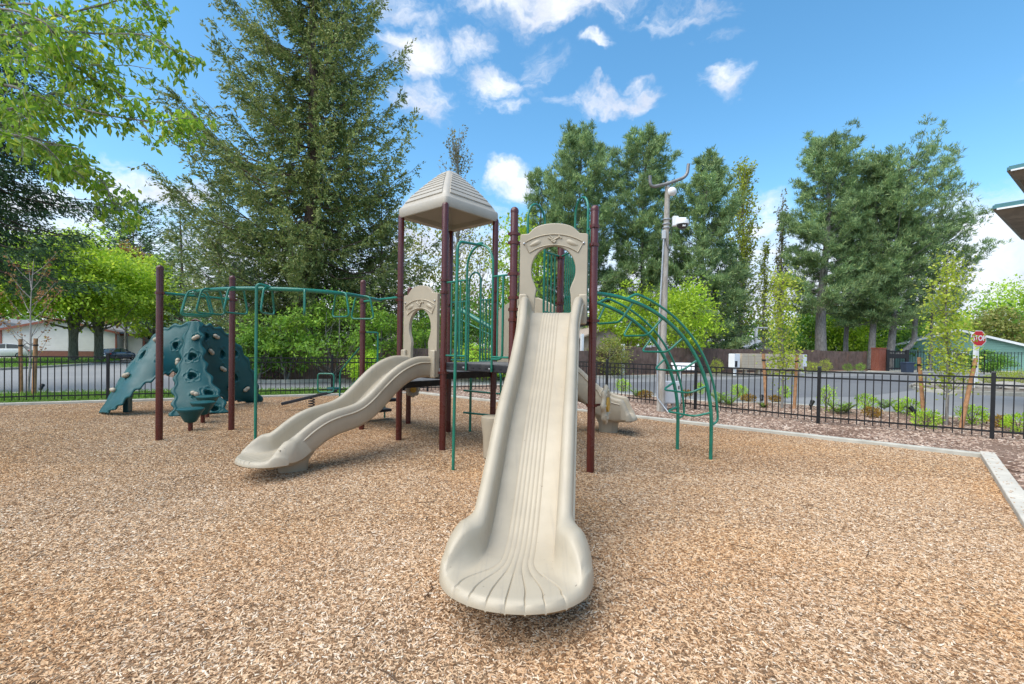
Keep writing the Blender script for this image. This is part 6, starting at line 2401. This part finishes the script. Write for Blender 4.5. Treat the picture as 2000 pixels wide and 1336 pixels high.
# ---- shrubs and small plants in the beds
def shrub(x, y, h, w, mat, seed, label, dep=None, name='small_shrub', fern=False, grp='shrubs in the planting bed'):
    rng = np.random.default_rng(seed)
    h, w = h * .9, w * .86
    b = gnd(x, y) if dep is None else Vector((*at(x, y, dep)[:2], 0))
    root = tree_thing(name, b, label, grp, 'shrub')
    mb = MB()
    out = []
    if fern:
        for i in range(12):
            az = i * 2.4 + rng.normal(0, .3)
            L = h * rng.uniform(.8, 1.2)
            t = np.linspace(0, 1, 14)
            Bp = np.stack([b.x + np.cos(az) * L * .7 * t, b.y + np.sin(az) * L * .7 * t, L * (1.1 * t - .5 * t ** 2)], axis=1)
            mb.tube([Vector(p) for p in Bp[::4]], .004, 4, cap=False)
            tan = unit(np.gradient(Bp, axis=0))
            sd = unit(np.cross(tan, [0, 0, 1.0]))
            for sg in (-1, 1):
                out.append(leaves(Bp[1:], (sd * sg + tan * .5)[1:], np.array([[0, 0, 1.0]]) + rng.normal(0, .3, (13, 3)), (.30 * L * (1 - t ** 1.5) + .02)[1:], np.full(13, .030)))
    else:
        ns = 16
        for i in range(ns):
            az = i * 2.4
            e = b + Vector((math.cos(az) * w * .8 * rng.random(), math.sin(az) * w * .8 * rng.random(), h * rng.uniform(.55, .98)))
            mb.tube([b, b.lerp(e, .5) + Vector((0, 0, .02)), e], .005, 4, cap=False)
        n = int(700 * (w / .3) ** 1.3)
        u = unit(rng.normal(0, 1, (n, 3)))
        r = rng.uniform(.25, 1, n) ** .5
        k = np.array([1 + .35 * mnoise.noise(tuple(v * 2.2 + seed)) for v in u])
        P = np.array(b) + np.stack([u[:, 0] * w * r * k, u[:, 1] * w * r * k, h * .52 + u[:, 2] * h * .48 * r * k], axis=1)
        P[:, 2] = np.maximum(P[:, 2], .015)
        out.append(leaves(P, u + rng.normal(0, .6, (n, 3)) + np.array([0, 0, .5]), rng.normal(0, 1, (n, 3)), .055 * rng.uniform(.6, 1.4, n), .026 * rng.uniform(.7, 1.3, n)))
    obj('stems', mb, M_barkc, root, kind='stuff')
    quads('foliage', np.concatenate(out), mat, root)
    return root


L_, O_, G_ = F_lime, F_orange, F_bush
for i, (x, y, h, w, m, fern, lab) in enumerate([
        (1217, 766, .55, .33, L_, 0, 'lime green shrub behind the fence left of the camera pole'),
        (1243, 775, .45, .3, G_, 1, 'loose fern left of the camera pole'),
        (1260, 777, .26, .28, O_, 0, 'low bronze shrub at the left foot of the camera pole'),
        (1341, 775, .26, .25, O_, 0, 'low bronze shrub right of the electrical cabinet'),
        (1367, 770, .50, .22, L_, 0, 'lime green shrub behind the fence post seen through the arch climber'),
        (1404, 788, .60, .3, G_, 1, 'fern just right of the arch climber leg'),
        (1424, 792, .50, .3, G_, 1, 'smaller fern between the arch climber and the lime shrub'),
        (1443, 776, .50, .33, L_, 0, 'lime green shrub below the left parcel locker'),
        (1461, 785, .26, .28, O_, 0, 'low bronze shrub left of the sapling stakes'),
        (1515, 786, .24, .25, O_, 0, 'low bronze shrub at the foot of the sapling by the mailboxes'),
        (1533, 779, .50, .22, L_, 0, 'lime green shrub behind the sapling by the mailboxes'),
        (1491, 797, .22, .22, G_, 1, 'pale small fern beside the left sapling stake'),
        (1614, 803, .78, .26, L_, 0, 'taller lime green shrub against the middle fence post'),
        (1636, 808, .55, .3, G_, 1, 'fern right of the middle fence post'),
        (1652, 806, .42, .25, G_, 1, 'small fern beside the fern right of the middle fence post'),
        (1692, 801, .52, .30, L_, 0, 'round lime green shrub between the two saplings'),
        (1703, 815, .28, .25, O_, 0, 'low bronze shrub in front of the round lime shrub'),
        (1727, 800, .55, .3, G_, 1, 'dark fern right of the round lime shrub'),
        (1754, 806, .50, .3, G_, 1, 'fern beside the left stake of the right sapling'),
        (1774, 811, .50, .32, L_, 0, 'wide lime green shrub left of the right sapling stakes'),
        (1809, 836, .42, .30, L_, 0, 'lime green shrub in front of the left stake of the right sapling'),
        (1898, 830, .50, .34, L_, 0, 'lime green shrub behind the leaning stake'),
        (1955, 836, .30, .24, O_, 0, 'low bronze shrub right of the last fence post'),
        (1990, 846, .46, .32, L_, 0, 'lime green shrub at the right edge of the bed')]):
    shrub(x, y, h, w, m, 300 + i, lab, fern=bool(fern), name='fern' if fern else 'small_shrub')
for i, (x, y, dep, h, w, m, lab) in enumerate([
        (1587, 724, 37.5, 1.0, .55, F_young, 'yellow shrub by the board fence right of the right parcel locker'),
        (1612, 723, 38.5, 1.2, .6, F_young, 'taller yellow green shrub by the board fence, left of the thick pine'),
        (1400, 728, 31.5, 1.2, .5, F_young, 'yellow green shrub by the board fence left of the parcel locker'),
        (1655, 725, 41.0, .8, .5, G_, 'small green shrub by the board fence below the thick pine'),
        (1680, 725, 42.0, .8, .5, G_, 'small green shrub by the board fence near the brick pillar'),
        (1932, 740, 25.5, .6, .4, F_young, 'small yellow shrub left in the row on the corner island'),
        (1955, 741, 25.0, .85, .5, F_young, 'yellow shrub behind the last fence post'),
        (1975, 741, 24.6, .9, .5, F_young, 'yellow shrub in the middle of the row on the corner island'),
        (1996, 742, 24.2, 1.0, .55, F_young, 'yellow shrub at the right end of the corner island')]):
    shrub(x, y, h, w, m, 400 + i, lab, dep, grp='shrubs across the street')
# rocks on the corner island
rd = random.Random(4)
M_rock = groundmat('rock', [(.20, .17, .14), (.34, .31, .27), (.46, .43, .39)], 6, bump=.6, dist=.03)
for i, (x, y, s, lab) in enumerate([(1800, 756, .5, 'grey rock at the left tip of the corner island'), (1832, 753, .6, 'flat grey rock left of the right sapling trunk'), (1866, 758, .55, 'grey rock between the sapling trunk and the leaning stake'), (1905, 752, .5, 'grey rock at the foot of the STOP sign'), (1930, 760, .6, 'grey rock just left of the last fence post'), (1968, 757, .7, 'largest grey rock right of the last fence post'), (1990, 763, .5, 'grey rock at the right edge of the corner island')]):
    p = gnd(x, y)
    M = rot2(rd.random() * 6)
    o = obj('rock', MB().blob((p.x, p.y, .08), (s, s * .7, s * .33), 12, 7, .3, M, i), M_rock, smooth=35, org=(p.x, p.y, 0))
    tag(o, lab, 'rock', 'rocks on the corner island')

# ---- grass blades on the verge behind the left fence
rng = np.random.default_rng(12)
GV = [(-17.5, 9.0), (-12.6, 11.62), (-9.0, 13.4), (-5.2, 15.3), (-5.2, 17.6), (-8.2, 16.2), (-14.5, 14.1), (-18, 12.0)]
pts = [(x, y) for x, y in zip(rng.uniform(-18, -5, 26000), rng.uniform(9, 18, 26000)) if in_poly(x, y, GV)]
P = np.array([(x, y, 0) for x, y in pts])
n = len(P)
V = leaves(P, np.array([0, 0, 1.0]) + rng.normal(0, .45, (n, 3)), rng.normal(0, 1, (n, 3)) * np.array([1, 1, .1]), .13 * rng.uniform(.5, 1.4, n), .016 * np.ones(n))
quads('grass', V, F_grass, kind='stuff')
FV = [(p[0], p[1]) for p in VERGE]
x0, x1 = min(p[0] for p in FV), max(p[0] for p in FV)
y0, y1 = min(p[1] for p in FV), max(p[1] for p in FV)
pts = [(x, y) for x, y in zip(rng.uniform(max(x0, -45), x1, 14000), rng.uniform(y0, y1, 14000)) if in_poly(x, y, FV)]
P = np.array([(x, y, 0) for x, y in pts])
n = len(P)
V = leaves(P, np.array([0, 0, 1.0]) + rng.normal(0, .5, (n, 3)), rng.normal(0, 1, (n, 3)) * np.array([1, 1, .1]), .16 * rng.uniform(.5, 1.4, n), .04 * np.ones(n))
quads('grass', V, F_grass, kind='stuff')


# ---- cherry tree whose branches hang into the picture at the upper left
def cherry():
    rng = np.random.default_rng(77)
    tb = Vector((-9.2, 6.0, 0))
    root = tree_thing('cherry_tree', tb, 'cherry tree whose leafy branches hang in from the upper left corner')
    mb = MB()
    head = Vector((-9.0, 5.9, 2.6))
    stem = crom([tb + Vector((0, 0, -.1)), Vector((-9.15, 5.95, 1.3)), head, Vector((-8.9, 5.9, 5.0)), Vector((-9.0, 6.2, 7.2))], 6)
    mb.tube(stem, [.20 * (1 - .75 * i / (len(stem) - 1)) for i in range(len(stem))], 12)
    mains = [
        ([(-420, 80), (-150, 90), (20, 52), (133, 26), (232, 0), (300, -30)], 5.6, .03),
        ([(-420, 120), (-150, 110), (0, 70), (120, 62), (200, 66), (280, 68), (330, 92), (362, 122)], 5.2, .022),
        ([(-420, 220), (-200, 150), (0, 165), (60, 185), (130, 205), (215, 226), (310, 238), (345, 232), (398, 236)], 5.0, .022),
        ([(-420, 260), (-150, 230), (0, 255), (60, 268), (110, 285), (165, 318), (205, 360), (222, 398), (258, 414)], 5.4, .02),
        ([(-420, 150), (-120, 60), (20, 70), (90, 105), (150, 132), (215, 170), (262, 206)], 4.8, .02),
        ([(-300, 250), (-60, 215), (20, 212), (90, 190), (160, 155), (230, 128), (298, 135)], 5.8, .02),
        ([(-300, 330), (-60, 255), (20, 262), (80, 280), (120, 318), (165, 345)], 5.0, .018),
        ([(-300, -60), (-40, 5), (60, 8), (140, 40), (200, 45), (250, 60), (290, 80)], 5.9, .02),
        ([(-100, -150), (120, -90), (240, -50), (280, 5), (300, 14)], 5.4, .018),
        ([(-300, 60), (-50, 120), (40, 118), (110, 140), (170, 175), (190, 200)], 6.2, .018),
        ([(-300, 10), (-80, 20), (10, 18), (80, 40), (120, 78), (180, 100)], 4.6, .018),
        ([(-300, 160), (-90, 180), (-10, 205), (50, 230), (85, 262), (100, 300)], 6.0, .016),
    ]
    lf = []
    for pts, dep, r in mains:
        W3 = [at(x, y, dep + .25 * math.sin(i * 1.7 + r * 300) + (0.9 * (2 - i) / 2 if i < 2 else 0)) for i, (x, y) in enumerate(pts)]
        j = min(range(len(stem)), key=lambda k: abs(stem[k].z - W3[0].z + .6))
        path = crom([stem[j]] + W3, 8)
        n = len(path)
        mb.tube(path, [max(.004, r * (1 - .85 * i / (n - 1))) for i in range(n)], 6)
        # short side shoots with hanging leaf bunches
        s = 0.0
        i = int(n * .22)
        while i < n - 1:
            p = path[i]
            tan = (path[i + 1] - path[i]).normalized()
            for _ in range(2 if rng.random() < .35 else 1):
                side = Vector(rng.normal(0, 1, 3)).cross(tan).normalized()
                L = rng.uniform(.05, .34) * (1.05 - .5 * i / n)
                e = p + side * L + tan * L * .8 + Vector((0, 0, -.05))
                if L > .12:
                    mb.tube([p, p.lerp(e, .5) + Vector((0, 0, .02)), e], .0035, 4, cap=False)
                for q in ([e, p.lerp(e, .55)] if L > .15 else [e]):
                    m = int(rng.integers(4, 9))
                    P = np.array(q) + rng.normal(0, .035, (m, 3))
                    D_ = np.array([0, 0, -.75]) + rng.normal(0, .6, (m, 3)) + np.array(tan) * .35
                    lf.append(folded(P, D_, rng.normal(0, .8, (m, 3)) + np.array([.2, -.5, .4]), .092 * rng.uniform(.6, 1.25, m), .044 * rng.uniform(.75, 1.25, m)))
            i += 1
    # the rest of the crown, outside the frame
    for k in range(60):
        u = unit(rng.normal(0, 1, 3))
        c = np.array([-9.4, 6.2, 5.6]) + u * np.array([2.0, 2.0, 1.7])
        if c[0] > -1.13 * c[1] - .6:
            continue
        m = 60
        P = c + rng.normal(0, .35, (m, 3))
        lf.append(leaves(P, rng.normal(0, .7, (m, 3)) + np.array([0, 0, -.5]), rng.normal(0, 1, (m, 3)), .105 * rng.uniform(.6, 1.25, m), .052 * rng.uniform(.75, 1.25, m)))
        mb.tube([stem[len(stem) // 2 + 4], Vector(c)], [.03, .008], 5, cap=False)
    obj('trunk', mb, M_barkg, root, smooth=60)
    V = np.concatenate(lf)
    quads('crown', V, F_cherry, root)
    return root, len(V)


cnt(cherry())
print('leaf quads', NQ)
